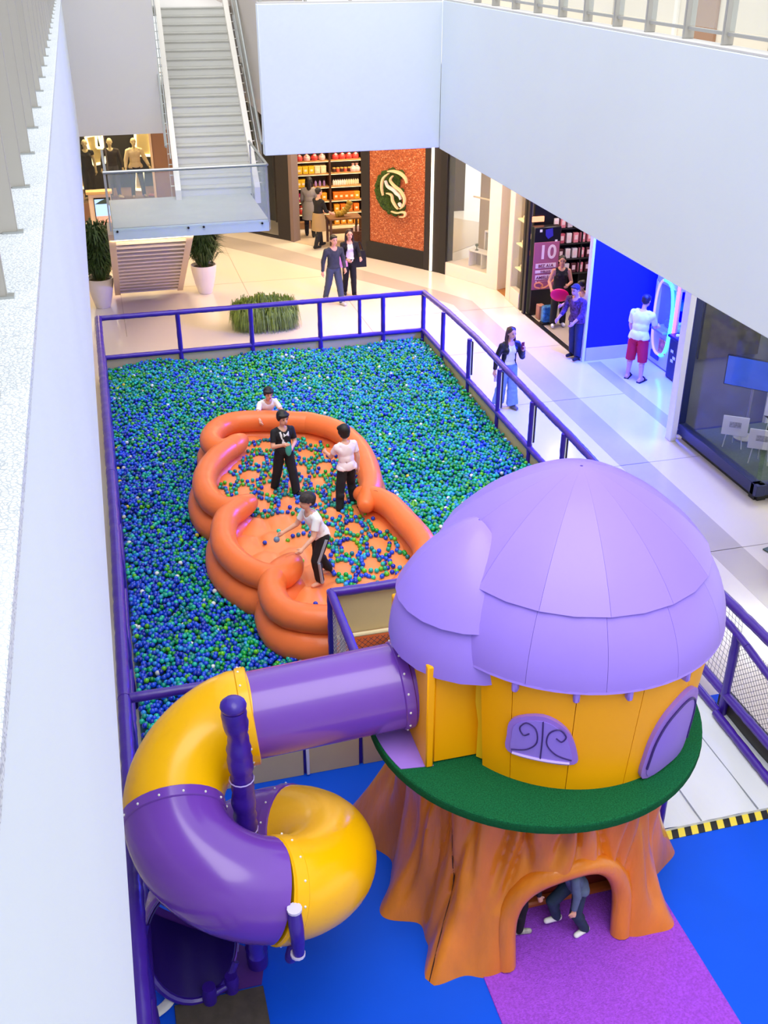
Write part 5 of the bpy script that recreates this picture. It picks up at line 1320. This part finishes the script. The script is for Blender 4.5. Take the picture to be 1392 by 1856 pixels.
human('person', 'person in a cream top and dark skirt bending behind the older person', (10.22, 20.62, .022), 1.64, -70,
    dict(woman=1, lL=(2, 2, 2), lR=(6, 2, 6), aL=(70, 8, 20, 0), aR=(50, 8, 30, 0), lean=36, head=(20, 0), hair='bun', sleeve=.8, loose=.02, baggy=.03), dict(top=M('#e8dccb', .8), bottom=BLK, shoe=BLK, hair=HBR))
human('person', 'man in a white t-shirt red shorts and black sandals at the claw machine', (10.34, 18.55, .008), 1.76, 128,
    dict(lL=(2, 6, 2), lR=(-3, 7, 3), aL=(8, 8, 22, 2), aR=(24, 8, 50, -10), lean=8, head=(20, 0), hair='short', sleeve=.8, loose=.026, baggy=.03, leg=.52, hem=.02, long=.06, fat=1.12, botname='shorts'), dict(top=WHT, bottom=mat('red_cotton', '#c8102a', .8), sandal=M('#141416', .6), hair=HB))
# ================================================================== PLANTS
def blades(n, cx, cy, z, spread, hgt, seed, wd=.02, droop=.5, boxy=None):
    rd = random.Random(seed); mb = MB()
    for _ in range(n):
        if boxy: qq = math.sqrt(rd.random()); aa = rd.uniform(0, 6.283); px, py = cx + qq * boxy[0] * math.copysign(abs(math.cos(aa)) ** .7, math.cos(aa)), cy + qq * boxy[1] * math.copysign(abs(math.sin(aa)) ** .7, math.sin(aa)); ox, oy = (px - cx) / boxy[0], (py - cy) / boxy[1]; a = math.atan2(oy + rd.uniform(-.8, .8), ox + rd.uniform(-.8, .8)); z0 = z + rd.uniform(0, .36) * hgt * (1.1 - .5 * qq) * (1 + .25 * math.sin(px * 9) * math.cos(py * 8))
        else: a = rd.uniform(0, 6.283); q = rd.uniform(0, .5) * spread; px, py = cx + q * math.cos(a), cy + q * math.sin(a); z0 = z + rd.uniform(.05, .8) * hgt
        L = rd.uniform(.5, 1) * (hgt * .55); o = rd.uniform(.2, 1) * (spread if not boxy else .22); w_ = wd * rd.uniform(.6, 1.2); s = Vector((-math.sin(a), math.cos(a), 0)) * w_
        p0 = Vector((px, py, z0)); p1 = p0 + Vector((math.cos(a) * o * .5, math.sin(a) * o * .5, L * .7)); p2 = p0 + Vector((math.cos(a) * o, math.sin(a) * o, L * (1 - droop * rd.uniform(.3, 1.4))))
        k = len(mb.v); mb.v += [tuple(p0 - s * .4), tuple(p0 + s * .4), tuple(p1 - s), tuple(p1 + s), tuple(p2)]; mb.f += [(k, k + 1, k + 3, k + 2), (k + 2, k + 3, k + 4)]; mb.m += [0, 0]
    return mb
m_leaf = mat('deep_green_leaf', '#2f4a1e', .6, noise=(5, .5)); m_leaf2 = mat('fresh_green_leaf', '#8aa64c', .6, noise=(6, .5)); m_soil = M('#2a1d16', .9)
def potted(loc, label, seed, sc=1.0):
    t = thing('potted_palm', label, 'plant', loc)
    prof = [(0, 0), (.17, 0), (.185, .03), (.25, .25), (.31, .55), (.33, .70), (.325, .74), (.305, .74), (.29, .66), (0, .66)]
    MB().lathe([(r * sc, z * sc) for r, z in prof], loc, 32).build('pot', mat('white_ceramic', '#efe6da', .4) if seed == 21 else bpy.data.materials['white_ceramic'], t)
    MB().lathe([(0, .665 * sc), (.29 * sc, .665 * sc)], loc, 20).build('soil', m_soil, t)
    rd = random.Random(seed); mb = MB()
    for _ in range(14):
        a = rd.uniform(0, 6.28); q = rd.uniform(.02, .12); mb.sweep([(loc[0] + q * math.cos(a), loc[1] + q * math.sin(a), .6 * sc), (loc[0] + 2.2 * q * math.cos(a), loc[1] + 2.2 * q * math.sin(a), 1.7 * sc)], .01, 5)
    mb.build('stems', M('#6a7a34', .6), t)['kind'] = 'stuff'
    blades(2000, loc[0], loc[1], .66 * sc, .5 * sc, 1.25 * sc, seed, .022).build('foliage', m_leaf, t)['kind'] = 'stuff'
potted((2.35, 26.95, .004), 'palm in a white pot right of the slatted stair', 21)
potted((-.26, 26.4, .004), 'palm in a white pot left of the slatted stair by the white parapet', 22)
pl = thing('planter', 'low planter overflowing with fine green grass behind the ball pit rail', 'plant', (3.42, 23.9, .004))
MB().box((3.42, 23.9, .16), (1.05, .62, .30), bev=.02).build('planter_box', M('#8a8074', .7), pl)
blades(9000, 3.42, 23.9, .05, .5, 1.0, 31, .010, 1.2, (.70, .44)).build('foliage', m_leaf2, pl)['kind'] = 'stuff'

# ================================================================== BACK SHOP GOODS
sh = thing('shop_shelving', 'tall wooden wall shelving with lit shelves in the back shop', 'shelf', (7.5, 33.2, .01))
ROWS = [2.05, 1.66, 1.26, .83, .45, .06]
ROWX = [(5.85, 7.0), (7.0, 8.05), (8.15, 9.6)]
for x in (5.83, 7.0, 8.08, 9.62): MB().box((x, 33.2, 1.5), (.06, .55, 3.0), bev=.006).build('upright', M('#4a2a18', .6), sh)
for z in ROWS + [2.36]:
    for a, b in ROWX:
        MB().box(((a + b) / 2, 33.2, z - .025), (b - a - .06, .52, .04), bev=.004).build('shelf', m_shelfwood, sh)
        MB().box(((a + b) / 2, 32.97, z - .05), (b - a - .08, .02, .015)).build('shelf_light', M('#ffd9a0', .5, emit=2.2), sh)
MB().box((6.3, 32.9, .12), (.9, .2, .2), bev=.01).build('drawer_front', M('#9a7048', .5), sh)
def protos():
    P = {}
    def pr(k, mb, mats): P[k] = [(nm, b.mesh(nm, m)) for nm, b, m in mats]; return P
    def boxm(sx, sy, sz): return MB().box((0, 0, sz / 2), (sx, sy, sz), bev=.008)
    def g(k, *parts): P[k] = [(nm, b.mesh(nm, m)) for nm, b, m in parts]
    for nm, c in (('red', '#d8443c'), ('pink', '#f0b8b4')):
        g(nm + ' gift bundle', ('bundle', MB().lathe([(0, 0), (.10, 0), (.115, .06), (.10, .12), (.03, .17), (.05, .22), (.02, .235), (0, .235)], n=12), M(c, .35)), ('bow', MB().ball((0, -.07, .15), (.05, .03, .03), 8, 6), M('#f4e4d8', .4)))
    for nm, c in (('yellow', '#f2c418'), ('orange', '#f07818'), ('amber', '#f0a020'), ('magenta', '#b8186a'), ('cream', '#f0dcae'), ('mustard', '#c8a818')):
        g(nm + ' box', ('carton', boxm(.17, .2, .20), M(c, .45)), ('lid', MB().box((0, 0, .205), (.178, .208, .03), bev=.006), M(c, .4)), ('front_label', MB().box((0, -.103, .10), (.08, .006, .06)), M('#fbe9c8', .5)))
    for nm, c in (('white', '#f3efe8'), ('lilac', '#b08ad0'), ('cream', '#efe0bc')):
        g(nm + ' bottle', ('bottle', MB().lathe([(0, 0), (.035, 0), (.037, .01), (.037, .12), (.018, .15), (.018, .165), (0, .165)], n=10), M(c, .3)), ('pump', MB().lathe([(.012, .165), (.012, .19), (.02, .19), (.02, .205), (0, .205)], n=8), M('#2a2020', .4)))
    for nm, c in (('dark', '#4a2420'), ('coral', '#e0604a')):
        g(nm + ' jar', ('jar', MB().lathe([(0, 0), (.05, 0), (.054, .01), (.054, .09), (.05, .10), (0, .10)], n=12), M(c, .3)), ('lid', MB().lathe([(.052, .10), (.052, .13), (0, .135)], n=12), M('#f0c060', .4)))
    return P
PR = protos()
def good(kind, p, label, group, cat='goods', rz=0):
    t = thing(kind.split()[-1] if kind.split()[-1] != 'bundle' else 'gift_bundle', label, cat, p, group); t.rotation_euler = (0, 0, rz)
    for nm, me in PR[kind]:
        o = bpy.data.objects.new(nm, me); COL.objects.link(o); o.parent = t
ORD = ['top', 'second', 'third', 'fourth', 'fifth', 'bottom']; BAY = ['left', 'middle', 'right']
LAY = {(0, 0): ['red gift bundle', 'pink gift bundle', 'red gift bundle', 'pink gift bundle'], (0, 1): ['red gift bundle'] * 4, (0, 2): ['cream box'] * 4,
       (1, 0): ['yellow box'] * 3 + ['cream box'] * 2, (1, 1): ['dark jar', 'coral jar', 'dark jar', 'coral jar', 'dark jar'] + ['pink gift bundle'] * 2, (1, 2): ['cream bottle'] * 8,
       (2, 0): ['yellow box'] * 2 + ['lilac bottle'] * 5, (2, 1): ['white bottle'] * 6 + ['cream bottle'] * 6, (2, 2): ['pink gift bundle'] * 4,
       (3, 0): ['magenta box'] * 3 + ['amber box'] * 2, (3, 1): ['orange box'] * 4 + ['amber box'], (3, 2): ['mustard box'] * 5,
       (4, 0): ['red gift bundle', 'pink gift bundle'] * 2, (4, 1): ['amber box', 'orange box', 'orange box', 'orange box'], (4, 2): ['mustard box'] * 4,
       (5, 1): ['amber box'] * 4}
for (r, b), L in LAY.items():
    x0, x1 = ROWX[b]; n_ = len(L)
    for i, k in enumerate(L):
        x = x0 + .1 + (x1 - x0 - .2) * (i + .5) / n_
        good(k, (x, 33.06, ROWS[r] + .002), f'{k} on the {ORD[r]} shelf in the {BAY[b]} bay of the back shop', f'{k} goods on the {ORD[r]} shelf of the {BAY[b]} bay')
for a, b in ROWX[:2]:
    o_ = MB().box(((a + b) / 2, 33.1, 2.47), (b - a - .15, .06, .18), bev=.006).build('header_panel', M('#f0a860', .5, emit=.5), sh)
# display table with rattan props
tb = thing('display_table', 'dark wooden display table at the shop entrance behind the walking couple', 'table', (6.9, 30.75, .01))
MB().box((6.95, 30.9, .78), (1.0, .6, .05), bev=.01).build('tabletop', M('#7a5028', .5), tb)
for x in (6.5, 7.4):
    for y in (30.65, 31.15): MB().box((x, y, .38), (.07, .07, .76), bev=.006).build('leg', M('#5a3a1c', .5), tb)
MB().box((6.95, 30.95, .35), (.85, .5, .03)).build('lower_shelf', M('#5a3a1c', .5), tb)
def rope(p, label, r=.09):
    q = catmull([Vector(p) + Vector(d) for d in ((-.25, 0, .06), (-.05, 0, .10), (.1, 0, .22), (.2, 0, .42))], 6)
    tag(MB().sweep(q, [r * (1 + .18 * math.sin(i * 2.4)) for i in range(len(q))], 10).build('plaited_roll', mat('mustard_plait', '#a8882a', .8, noise=(18, .5)) if 'mustard_plait' not in bpy.data.materials else bpy.data.materials['mustard_plait'], org=p), label, 'decoration')
rope((6.95, 30.85, .81), 'thick mustard plaited roll rising at the right of the display table')
t = thing('basket', 'brown wicker basket on the floor at the right of the display table', 'basket', (7.15, 30.15, .01))
MB().lathe([(0, 0), (.19, 0), (.23, .5), (.24, .55), (.21, .55), (.18, .05), (0, .05)], (7.15, 30.15, .01), 20).build('basket_body', mat('brown_wicker', '#5a3020', .8, noise=(30, .5)), t)
for i, (dx_, c) in enumerate(((-.06, '#f0d8d0'), (.06, '#e8c8c0'))): MB().cyl((7.15 + dx_, 30.15, .3), (7.15 + dx_, 30.15, .68), .03, n=8).build('rolled_towel', M(c, .7), t)

# ================================================================== LEFT SHOP (mannequins, lit frames)
ls = struct('window_3', 'dark clothes shop window behind the stairs')
MB().box((.7, 37.9, 2.2), (6.0, .1, 4.4)).build('back_wall', M('#1c1815', .8), ls)
MB().box((.6, 36.7, .3), (4.2, 2.2, .56), bev=.01).build('display_floor', m_brown, ls)
MB().box((2.22, 35.75, 2.2), (.85, .2, 4.4), bev=.01).build('brown_panel', m_brown, ls)
MB().box((1.76, 35.7, 2.2), (.07, .2, 4.4), bev=.006).build('cream_frame', M('#d8bc98', .5), ls)
MB().box((.35, 35.7, 2.2), (.05, .1, 4.4)).build('mullion', M('#55504a', .5), ls)
MB().box((.6, 35.68, 2.3), (2.3, .014, 3.5)).build('glass_pane', m_darkglass, ls)
MB().box((-.95, 35.68, 2.3), (2.4, .014, 3.5)).build('glass_pane', m_darkglass, ls)
mann = M('#e6cf98', .45)
m_cream_top = M('#efd9a8', .7)
human('mannequin', 'mannequin in a dark dress at the left end of the clothes window', (-.28, 36.3, .58), 1.82, 0, dict(woman=1, noface=1, hair='bald', sleeve=.3, loose=.012), dict(top=BLK, bottom=BLK, skin=mann), cat='mannequin')
human('mannequin', 'mannequin in a dark open jacket next to the stairs handrail end', (.50, 36.35, .58), 1.82, 0, dict(noface=1, hair='bald', sleeve=1.9, loose=.016, aL=(4, 14, 10, 8), aR=(4, 14, 10, 8)), dict(top=M('#3a322c', .8), bottom=M('#5a5650', .8), skin=mann), cat='mannequin')
human('mannequin', 'mannequin in a cream jumper and dark trousers in the clothes window', (1.24, 36.25, .58), 1.82, 8, dict(noface=1, hair='bald', sleeve=1.9, loose=.03, hem=.06, long=.1, aL=(10, 20, 20, 20), aR=(6, 16, 16, 10), lL=(4, 7, 0), lR=(4, 7, 0)), dict(top=m_cream_top, bottom=M('#2c2a30', .8), skin=mann), cat='mannequin')
def litframe(x, z, w_, h, tilt, label, y=37.2):
    t = thing('light_frame', label, 'lamp', (x, y, z)); mt = Matrix.Rotation(R(tilt), 4, 'Y')
    for c, s in (((0, 0, h / 2), (w_, .05, .08)), ((0, 0, -h / 2), (w_, .05, .08)), ((-w_ / 2, 0, 0), (.08, .05, h)), ((w_ / 2, 0, 0), (.08, .05, h))):
        MB().box(Vector((x, y, z)) + (mt @ Vector(c)), s, mtx=mt, bev=.006).build('lit_edge', M('#ffedb0', .4, emit=1.6), t)
    MB().box((x, y + .04, z), (w_ - .06, .02, h - .06), mtx=mt).build('frame_panel', M('#c8b27c', .5), t)
litframe(1.62, 2.35, .5, 1.3, 4, 'tall glowing rectangular frame behind the cream jumper mannequin')
litframe(.05, 1.95, .42, .9, -8, 'glowing tilted frame left of the jacket mannequin')
litframe(.22, 2.5, .2, 1.0, 3, 'narrow glowing frame at the top left of the clothes window')
litframe(1.32, 1.0, .26, .62, 6, 'small glowing frame near the floor of the clothes window', 36.75)
litframe(-.5, 1.3, .26, 1.1, 4, 'glowing upright frame at the far left edge of the clothes window')
for i, (x, c) in enumerate(((.66, '#f2dca0'), (1.62, '#e88a80'), (1.76, '#e8a0a0'), (1.9, '#d88080'))):
    o_ = MB().sweep([(x - .06, 36.1, .62), (x + .02, 36.08, .64), (x + .10, 36.06, .61)], [.03, .05, .03], 8).build('shoe', M(c, .5), org=(x, 36.1, .58))
    tag(o_, ['cream shoe at the foot of the jacket mannequin', 'left of three coral shoes on the clothes window floor', 'middle one of three coral shoes on the clothes window floor', 'right of three coral shoes on the clothes window floor'][i], 'shoe')
bag('handbag', 'dark brown handbag standing in front of the clothes window by the stairs', (1.02, 35.2, .006), (.36, .2, .42), M('#3a1e16', .5), 0, .16)
ki = thing('info_kiosk', 'beige kiosk with a lit advert screen left of the stairs', 'kiosk', (-.02, 31, .004))
MB().box((-.02, 31.05, .92), (.62, .26, 1.82), bev=.02).build('kiosk_body', m_beige, ki)
MB().box((-.02, 31.0, 1.86), (.72, .34, .08), bev=.01).build('kiosk_top', M('#c8a468', .5), ki)
sc_ = MB().box((.04, 30.905, 1.12), (.46, .02, 1.2), bev=.006).build('screen_frame', m_darker, ki)
MB().box((.04, 30.89, 1.45), (.42, .012, .46)).build('screen_sky', M('#8fb4f0', .3, emit=.7), sc_)
MB().box((.04, 30.89, .90), (.42, .012, .64)).build('screen_rock', mat('screen_rock', '#d89a86', .3, noise=(5, .4), emit=.35), sc_)
MB().prism([(0, 0), (.42, .0), (.42, .18), (.18, .10)], (-.17, 30.885, 1.55), (1, 0, 0), (0, 0, 1), .006).build('screen_slope', M('#3a5048', .4), sc_)

# ================================================================== POSTER SHOP
sd = thing('poster_stand', 'black display stand with a pink 10 poster at the shop entrance', 'sign', (10.1, 23.1, .01))
MB().box((10.11, 23.12, 1.08), (.68, .22, 2.12), bev=.015).build('stand_body', m_darker, sd)
MB().prism([(-.08, .1), (.10, .13), (.12, -.05), (.0, -.12), (-.07, -.04)], (10.12, 23.0, 1.98), (1, 0, 0), (0, 0, 1), .006).build('violet_sticker', M('#3a34b0', .4), sd)
for x, z in ((9.93, 2.06), (10.33, 1.80)): MB().box((x, 23.0, z), (.06, .008, .06)).build('white_mark', m_white, sd)
po = MB().box((10.1, 22.995, 1.22), (.64, .02, 1.14), bev=.004).build('poster', mat('rose_poster', '#b0607e', .5), sd)
m_plite = M('#f6dde2', .5)
text('poster_number', '10', (10.12, 22.98, 1.40), (1, 0, 0), (0, 0, 1), .46, m_plite, po)
for k, (z, h, w_, s) in enumerate(((1.23, .11, .52, 'BEZ A1A'), (1.09, .07, .52, 'SVEILECE'), (.95, .11, .50, 'AMIELEAA'))):
    MB().box((10.1, 22.982, z), (w_, .006, h)).build('text_band', m_plite, po)
    text('poster_text', s, (10.1, 22.976, z - h * .34), (1, 0, 0), (0, 0, 1), h * .92, M('#8a3a5a', .5), po)
MB().box((10.14, 22.982, .85), (.4, .006, .012)).build('thin_line', M('#d8a0a8', .5), po)
MB().box((9.88, 22.982, .85), (.03, .006, .03)).build('small_mark', m_plite, po)
MB().sweep(catmull([(9.98, 22.98, .68), (9.87, 22.98, .72), (9.86, 22.98, .80), (9.97, 22.98, .82), (10.05, 22.98, .75), (10.02, 22.98, .69), (10.16, 22.98, .71), (10.34, 22.98, .88)], 6), .022, 6).build('peach_curve', M('#e8946a', .5), po)
for i, (x, y) in enumerate(((9.93, 22.68),)):
    MB().box((9.95, 22.75, .18), (.16, .2, .34), bev=.01).build('copper_foot', M('#b07a6a', .35), sd)
gs = thing('wall_shelving', 'black wall shelving full of pink packs at the back of the poster shop', 'shelf', (11.8, 23.95, .01))
RZS = [.75, 1.12, 1.5, 1.88, 2.26]
for z in RZS: MB().box((11.8, 23.93, z - .02), (2.6, .34, .03), bev=.003).build('shelf', m_darker, gs)
for x in (10.5, 11.37, 12.24, 13.1): MB().box((x, 23.95, 1.4), (.04, .34, 2.6)).build('upright', m_darker, gs)
pk = {}
for nm, c in (('pink', '#e88a98'), ('white', '#efe2e4'), ('rose', '#c85a6c'), ('dark', '#5a2a34')):
    pk[nm] = [('pack', MB().box((0, 0, .12), (.13, .10, .24), bev=.006).mesh('pack', M(c, .4))), ('pack_label', MB().box((0, -.052, .13), (.08, .004, .11)).mesh('pack_label', M('#f6d8dc', .5)))]
rnd = random.Random(9)
for r, z in enumerate(RZS):
    for i in range(13):
        nm = rnd.choices(['pink', 'white', 'rose', 'dark'], [3, 2, 3, 1] if r > 1 else [1, 1, 2, 4])[0]
        t = thing('pack', f'{nm} pack on the {["lowest", "second lowest", "middle", "second highest", "highest"][r]} black shelf of the poster shop', 'goods', (10.66 + i * .185, 23.85, z + .001), f'{nm} packs on black shelf row {["low", "lower", "middle", "upper", "high"][r]}')
        for n2, me in pk[nm]: o = bpy.data.objects.new(n2, me); COL.objects.link(o); o.parent = t
t = thing('tote', 'blue patterned bag on the floor beside the black poster stand', 'bag', (9.98, 22.35, .016))
MB().box((9.98, 22.35, .25), (.32, .18, .40), bev=.03).build('bag_body', mat('blue_print_bag', '#2f7cc0', .4, noise=(12, .7)), t); MB().box((9.98, 22.35, .035), (.34, .2, .05), bev=.015).build('bag_base', BLK, t)
t = thing('clothes_rack', 'dark hanging garments at the right edge of the poster shop', 'clothes rack', (10.6, 20.1, .012))
MB().cyl((10.1, 20.05, 2.6), (11.2, 20.05, 2.6), .02, n=8).build('rail', m_darker, t)
for x in (10.1, 11.2): MB().cyl((x, 20.05, .01), (x, 20.05, 2.6), .02, n=8).build('upright', m_darker, t)
for i in range(7):
    x = 10.12 + i * .11; MB().box((x, 20.05, 1.75 - .05 * (i % 2)), (.05, .26, 1.6), bev=.02).build('garment', M(['#2a2826', '#3c3a34', '#1e1c20'][i % 3], .9), t)
t = thing('counter_fixture', 'dark lit cosmetics fixture just inside the left of the poster shop', 'fixture', (10.0, 22.62, .01))
MB().box((10.15, 23.45, 1.5), (.5, .14, 2.9), bev=.01).build('fixture_body', m_darker, t)
for z, c in ((2.25, '#ff9a70'), (1.85, '#ffc8a8'), (1.45, '#d86a50')): MB().box((9.98, 23.36, z), (.3, .05, .12)).build('lit_shelf', M(c, .5, emit=.8), t)
t = thing('hanging_sign', 'small violet sign hanging over the pink packs', 'sign', (11.2, 23.6, 2.35))
MB().box((11.2, 23.6, 2.35), (.34, .03, .34), bev=.006).build('sign_board', M('#5a3ac0', .4), t); MB().cyl((11.2, 23.6, 2.5), (11.2, 23.6, 4.25), .006, n=5).build('hanger', m_darker, t)

# ================================================================== ARCADE
cm = thing('claw_machine', 'white and blue glowing claw machine in the blue alcove', 'arcade machine', (11.55, 19.1, .01))
MB().box((11.6, 19.12, .40), (.86, .92, .78), bev=.03).build('cabinet_base', M('#c8c8f0', .4), cm)
MB().box((11.6, 19.12, 1.86), (.86, .92, .22), bev=.03).build('cabinet_top', M('#b8b8f0', .4), cm)
MB().box((12.0, 19.12, 1.3), (.06, .92, 1.0)).build('back_panel', M('#2058c8', .4), cm)
for y in (18.70, 19.54): MB().box((11.22, y, 1.3), (.10, .09, 1.0), bev=.01).build('corner_post', M('#d0c8f4', .4), cm)
MB().box((11.2, 19.12, 1.28), (.012, .78, .98)).build('glass_pane', m_glass, cm)
ov = [(11.15, 19.12 + .36 * math.copysign(abs(math.cos(R(a))) ** .7, math.cos(R(a))), 1.08 + .80 * math.copysign(abs(math.sin(R(a))) ** .8, math.sin(R(a)))) for a in range(0, 360, 8)]
MB().sweep(ov[10:34], .03, 8).build('cyan_light', M('#40e8ff', .4, emit=1.8), cm)
MB().sweep(ov[33:] + ov[:11], .026, 8).build('lilac_trim', M('#c8a8ff', .4, emit=.5), cm)
MB().box((11.17, 18.64, 1.0), (.05, .05, 1.85), bev=.01).build('pink_light', M('#ff6ad0', .4, emit=1.3), cm)
MB().box((11.15, 18.98, .50), (.02, .28, .30), rz=0, bev=.004).build('prize_picture', mat('orange_print', '#f08a4a', .5, noise=(12, .6)), cm)
MB().box((11.15, 19.25, .22), (.02, .34, .16), bev=.004).build('blue_print', M('#2a38d0', .5), cm)
MB().box((11.12, 19.12, .82), (.16, .5, .06), bev=.015).build('control_shelf', M('#8a8ae8', .4), cm)
for nm, p, r, c, l in (('plush_toy', (11.5, 19.3, .87), (.16, .18, .10), '#1c2c50', 'dark blue plush in the claw machine on the left'), ('plush_toy', (11.45, 18.95, .9), (.12, .12, .11), '#d8f0e0', 'white plush in the claw machine on the right'), ('plush_toy', (11.45, 18.98, .80), (.10, .14, .06), '#5ac04a', 'green plush under the white one in the claw machine'), ('plush_toy', (11.6, 19.1, 1.3), (.14, .16, .10), '#3aa8b0', 'teal plush hanging in the claw machine')):
    t = MB().ball((0, 0, 0), r, 14, 10)
    for s in (-1, 1): t.ball((0, s * r[1] * .6, r[2] * .8), r[2] * .45, 8, 6)
    tag(t.build(nm, M(c, .8), org=(0, 0, 0)), l, 'toy').location = p
ac = thing('arcade_cabinet', 'black arcade cabinet with blue screens right of the claw machine', 'arcade machine', (11.6, 17.95, .01))
MB().box((11.62, 17.95, .46), (.78, .95, .90), bev=.02).build('cabinet_base', m_darker, ac)
MB().box((11.8, 17.95, 1.4), (.45, .95, 1.35), bev=.02).build('cabinet_back', m_darker, ac)
MB().box((11.55, 17.95, 1.02), (.08, .8, .04), rz=0).build('pink_strip', M('#ff5a80', .4, emit=1.5), ac)
s1 = MB().box((11.56, 17.95, 1.40), (.03, .80, .62), bev=.004).build('screen', mat('arcade_screen', '#4a90e8', .2, noise=(4, .8), emit=.9), ac)
s2 = MB().box((11.55, 17.95, 1.92), (.03, .76, .24), bev=.004).build('marquee', M('#2028c0', .3, emit=.9), ac)
for c, s in (((0, 0, .12), (.03, .8, .02)), ((0, 0, -.12), (.03, .8, .02)), ((0, .39, 0), (.03, .02, .24)), ((0, -.39, 0), (.03, .02, .24))): MB().box(Vector((11.54, 17.95, 1.92)) + Vector(c), s).build('marquee_edge', M('#d0d0ff', .4, emit=1.2), s2)
MB().box((11.53, 18.0, 1.93), (.012, .14, .12)).build('marquee_mark', M('#60d0ff', .4, emit=1), s2)
MB().box((11.28, 17.95, .93), (.26, .9, .06), bev=.015).build('control_panel', M('#1c1a22', .4), ac)
for i, (y, c) in enumerate(((18.2, '#f0f0f0'), (18.0, '#d0e0ff'), (17.8, '#f0f0f0'))): MB().lathe([(0, 0), (.05, 0), (.045, .03), (0, .035)], (11.28, y, .96), 10).build('button', M(c, .3), ac)
for y, z in ((18.25, .62), (18.15, .5), (18.22, .42), (18.0, .6), (17.85, .35)): MB().box((11.22, y, z), (.012, .1, .06), bev=.003).build('white_sticker', m_white, ac)
for o in [ac]: o.location = (11.42, 18.07, .01)
# ================================================================== RIGHT WINDOW CONTENTS
tv = thing('display_screen', 'large blue screen tilted on a stand in the navy shop window', 'screen', (10.7, 15.1, .17))
a_ = math.atan2(-.72, .69)
MB().box((10.72, 15.02, 1.42), (1.02, .05, .56), rz=a_, bev=.01).build('screen_body', m_darker, tv)
MB().box(Vector((10.72, 15.02, 1.42)) - Vector((.721, .692, 0)) * .028, (.98, .012, .52), rz=a_).build('screen_face', mat('blue_screen', '#3a66d8', .2, noise=(1.5, .3), emit=.25), tv)
MB().cyl((10.76, 15.06, .17), (10.76, 15.06, 1.2), .025, n=10).build('stand_pole', m_post, tv); MB().lathe([(0, 0), (.2, 0), (.2, .02), (0, .025)], (10.76, 15.06, .17), 20).build('stand_base', m_post, tv)
for i, (x, y, h, rz) in enumerate(((10.32, 14.75, .42, 35), (10.40, 14.05, .46, 35), (10.95, 14.5, .80, 40))):
    t = thing('easel_board', ['white price board on an easel at the left of the navy window', 'white price board on an easel at the window corner', 'taller white board behind the corner price board'][i], 'sign', (x, y, .17))
    mt = Matrix.Rotation(R(-rz), 4, 'Z') @ Matrix.Rotation(R(-12), 4, 'X')
    MB().box((x, y, .17 + h), (.44, .02, .34), mtx=mt, bev=.004).build('board', m_white, t)
    MB().box(Vector((x, y, .17 + h)) + mt.to_3x3() @ Vector((0, -.013, .02)), (.2, .004, .1), mtx=mt).build('print_block', mat('grey_print', '#b8b8b6', .6, noise=(30, .5)) if i == 0 else bpy.data.materials['grey_print'], t)
    for s in (-1, 1): MB().cyl(Vector((x, y, .17)) + mt.to_3x3() @ Vector((s * .16, -.05, 0)), Vector((x, y, .17 + h)) + mt.to_3x3() @ Vector((s * .1, .02, .1)), .009, n=6).build('leg', m_white, t)
    MB().cyl((x + .12, y + .18, .17), (x, y + .03, .17 + h), .009, n=6).build('leg', m_white, t)
t = thing('folded_towels', 'heap of white folded cloth on a dark table in the navy window', 'cloth', (11.4, 14.4, .75))
for i in range(6):
    q = catmull([(11.1 + .1 * i, 14.7 - .16 * i, .80 + .03 * (i % 3)), (11.3 + .1 * i, 14.6 - .14 * i, .92), (11.5 + .1 * i, 14.5 - .12 * i, .82)], 6)
    MB().sweep(q, .07, 10, sq=.5, up=(0, 0, 1)).build('cloth_fold', m_white, t)
t = thing('low_table', 'dark low table under the white cloth in the navy window', 'table', (11.4, 14.4, .17))
MB().box((11.45, 14.35, .72), (1.1, .9, .06), bev=.01).build('tabletop', m_dark, t)
for x in (11.0, 11.9):
    for y in (14.0, 14.7): MB().box((x, y, .43), (.05, .05, .54)).build('leg', m_dark, t)
t = thing('potted_plant', 'leafy plant in a white pot at the far right of the navy window', 'plant', (10.85, 13.55, .17))
MB().lathe([(0, 0), (.17, 0), (.20, .5), (.2, .55), (.17, .55), (.16, .48), (0, .48)], (10.85, 13.55, .17), 24).build('pot', m_white, t)
MB().lathe([(0, .655), (.16, .655)], (10.85, 13.55, 0), 16).build('soil', m_soil, t)
blades(260, 10.85, 13.55, .6, .25, .5, 41, .03).build('foliage', m_leaf2, t)['kind'] = 'stuff'
t = thing('floor_sign', 'grey green board standing on the floor at the right edge of the picture', 'sign', (9.28, 11.66, .004))
MB().box((9.30, 11.64, .36), (.42, .04, .70), rz=.25, bev=.008).build('board', M('#5f7d6c', .6), t); MB().box((9.30, 11.66, .012), (.44, .24, .02), rz=.25).build('foot', M('#4a5f54', .6), t)
for k in list(bpy.data.meshes):
    if k.users == 0: bpy.data.meshes.remove(k)
